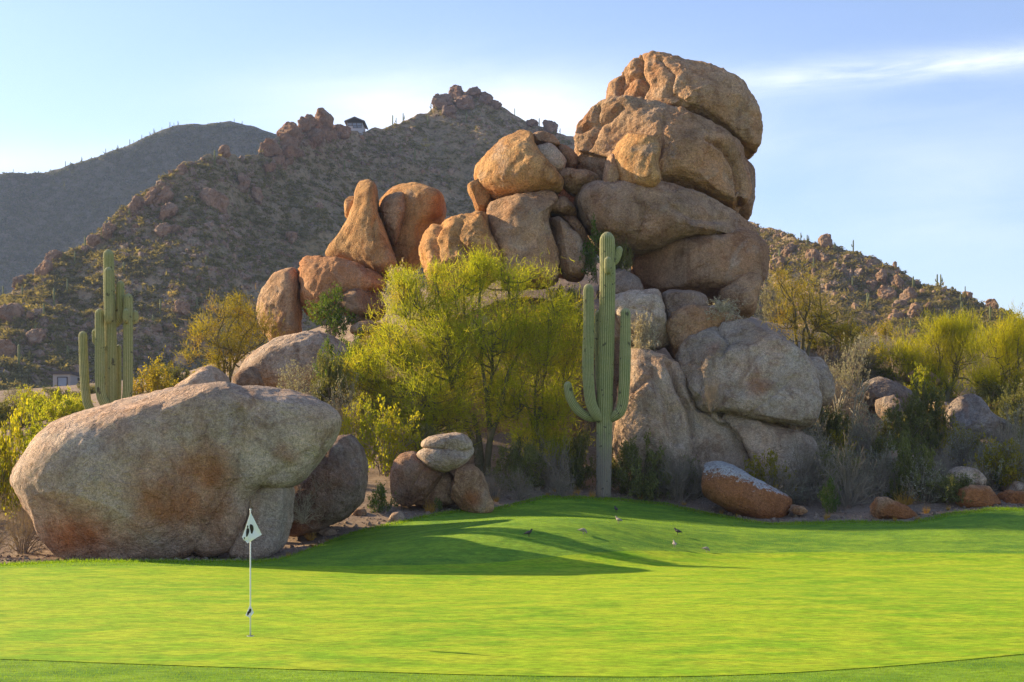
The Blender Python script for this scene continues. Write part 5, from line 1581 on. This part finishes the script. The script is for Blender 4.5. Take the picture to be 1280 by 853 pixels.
w = bpy.data.worlds.new('World'); bpy.context.scene.world = w
w.use_nodes = True
nt = w.node_tree; nt.nodes.clear()
B = NB(nt)
sky = B.add('ShaderNodeTexSky', sky_type='NISHITA', sun_disc=False)
sky.sun_elevation = math.radians(23.5)
sky.sun_rotation = math.atan2(sv.x, sv.y)
sky.altitude = 700; sky.air_density = 1.0; sky.dust_density = .35; sky.ozone_density = 2.2
d = B.add('ShaderNodeTexCoord').outputs['Generated']
sp_ = B.add('ShaderNodeSeparateXYZ'); nt.links.new(d, sp_.inputs[0])
yc = B.math('MAXIMUM', sp_.outputs[1], .15)
u = B.math('DIVIDE', sp_.outputs[0], yc); v = B.math('DIVIDE', sp_.outputs[2], yc)


def gauss(x, c, wd):
    q = B.math('DIVIDE', B.math('SUBTRACT', x, c), wd)
    return B.math('EXPONENT', B.math('MULTIPLY', B.math('MULTIPLY', q, q), -1.))


cv = B.add('ShaderNodeCombineXYZ'); nt.links.new(u, cv.inputs[0]); nt.links.new(v, cv.inputs[1])
tilt = B.add('ShaderNodeVectorRotate', rotation_type='Z_AXIS'); nt.links.new(cv.outputs[0], tilt.inputs['Vector']); tilt.inputs['Angle'].default_value = -.12
wn = B.noise(B.mapv(tilt.outputs[0], (7, 42, 1)), 1., 6, .6, .5)
wn2 = B.noise(B.mapv(tilt.outputs[0], (5, 16, 1), (3, 1, 0)), 1., 5, .55, .4)
line = B.math('SUBTRACT', v, B.math('MULTIPLY', u, .085))
s1 = B.math('MULTIPLY', gauss(line, .2505, .011), B.ramp(u, .10, .2))
s1 = B.math('MULTIPLY', s1, B.ramp(wn, .25, .62))
s2 = B.math('MULTIPLY', B.math('MULTIPLY', gauss(u, -.03, .14), gauss(v, .245, .032)), B.ramp(wn2, .22, .6, .25, 1.))
s3 = B.math('MULTIPLY', B.math('MULTIPLY', gauss(u, -.34, .13), gauss(v, .205, .018)), B.ramp(wn2, .25, .6, .3, 1.))
s4 = B.math('MULTIPLY', B.math('MULTIPLY', gauss(u, .30, .25), gauss(v, .20, .06)), B.ramp(wn2, .35, .75, .0, .28))
cl = B.math('MINIMUM', B.math('ADD', B.math('ADD', B.math('MULTIPLY', s1, .6), B.math('MULTIPLY', s2, .7)), B.math('ADD', B.math('MULTIPLY', s3, .35), s4)), 1.)
colr = B.mix(cl, B.mix(1., sky.outputs[0], (1.06, .95, 1.0), 'MULTIPLY'), (6.6, 6.7, 6.9))
bg = B.add('ShaderNodeBackground'); nt.links.new(colr, bg.inputs[0]); bg.inputs[1].default_value = .105
ow = B.add('ShaderNodeOutputWorld'); nt.links.new(bg.outputs[0], ow.inputs[0])

hm, hnt, hn_, hl_ = new_mat('haze_air')
pv = hn_.new('ShaderNodeVolumePrincipled')
pv.inputs['Color'].default_value = (.50, .66, 1., 1); pv.inputs['Density'].default_value = .00014; pv.inputs['Anisotropy'].default_value = .2
hl_.new(pv.outputs[0], hn_.new('ShaderNodeOutputMaterial').inputs['Volume'])
V, T = box(-3100, -600, -8, 3100, 3700, 300)
tag(obj('haze', np_mesh('haze', V, T, False), hm), kind='stuff')

cam = bpy.data.cameras.new('camera')
co = bpy.data.objects.new('camera', cam); C.objects.link(co)
co.location = (0, 0, CH); co.rotation_euler = (math.pi / 2, 0, 0)
cam.sensor_width = 36; cam.lens = F / 1280 * 36
cam.shift_y = (HY - 426.5) / 1280
cam.clip_start = .1; cam.clip_end = 6000
sc = bpy.context.scene
sc.camera = co
sc.view_settings.view_transform = 'Standard'; sc.view_settings.look = 'None'
sc.view_settings.exposure = 1.17; sc.view_settings.gamma = 1; sc.view_settings.use_curve_mapping = False
sc.render.engine = 'CYCLES'
sc.cycles.max_bounces = 6; sc.cycles.diffuse_bounces = 3; sc.cycles.transmission_bounces = 4; sc.cycles.transparent_max_bounces = 4
sc.cycles.use_denoising = True; sc.cycles.denoiser = 'OPENIMAGEDENOISE'; sc.cycles.denoising_input_passes = 'RGB_ALBEDO_NORMAL'; sc.cycles.denoising_prefilter = 'NONE'
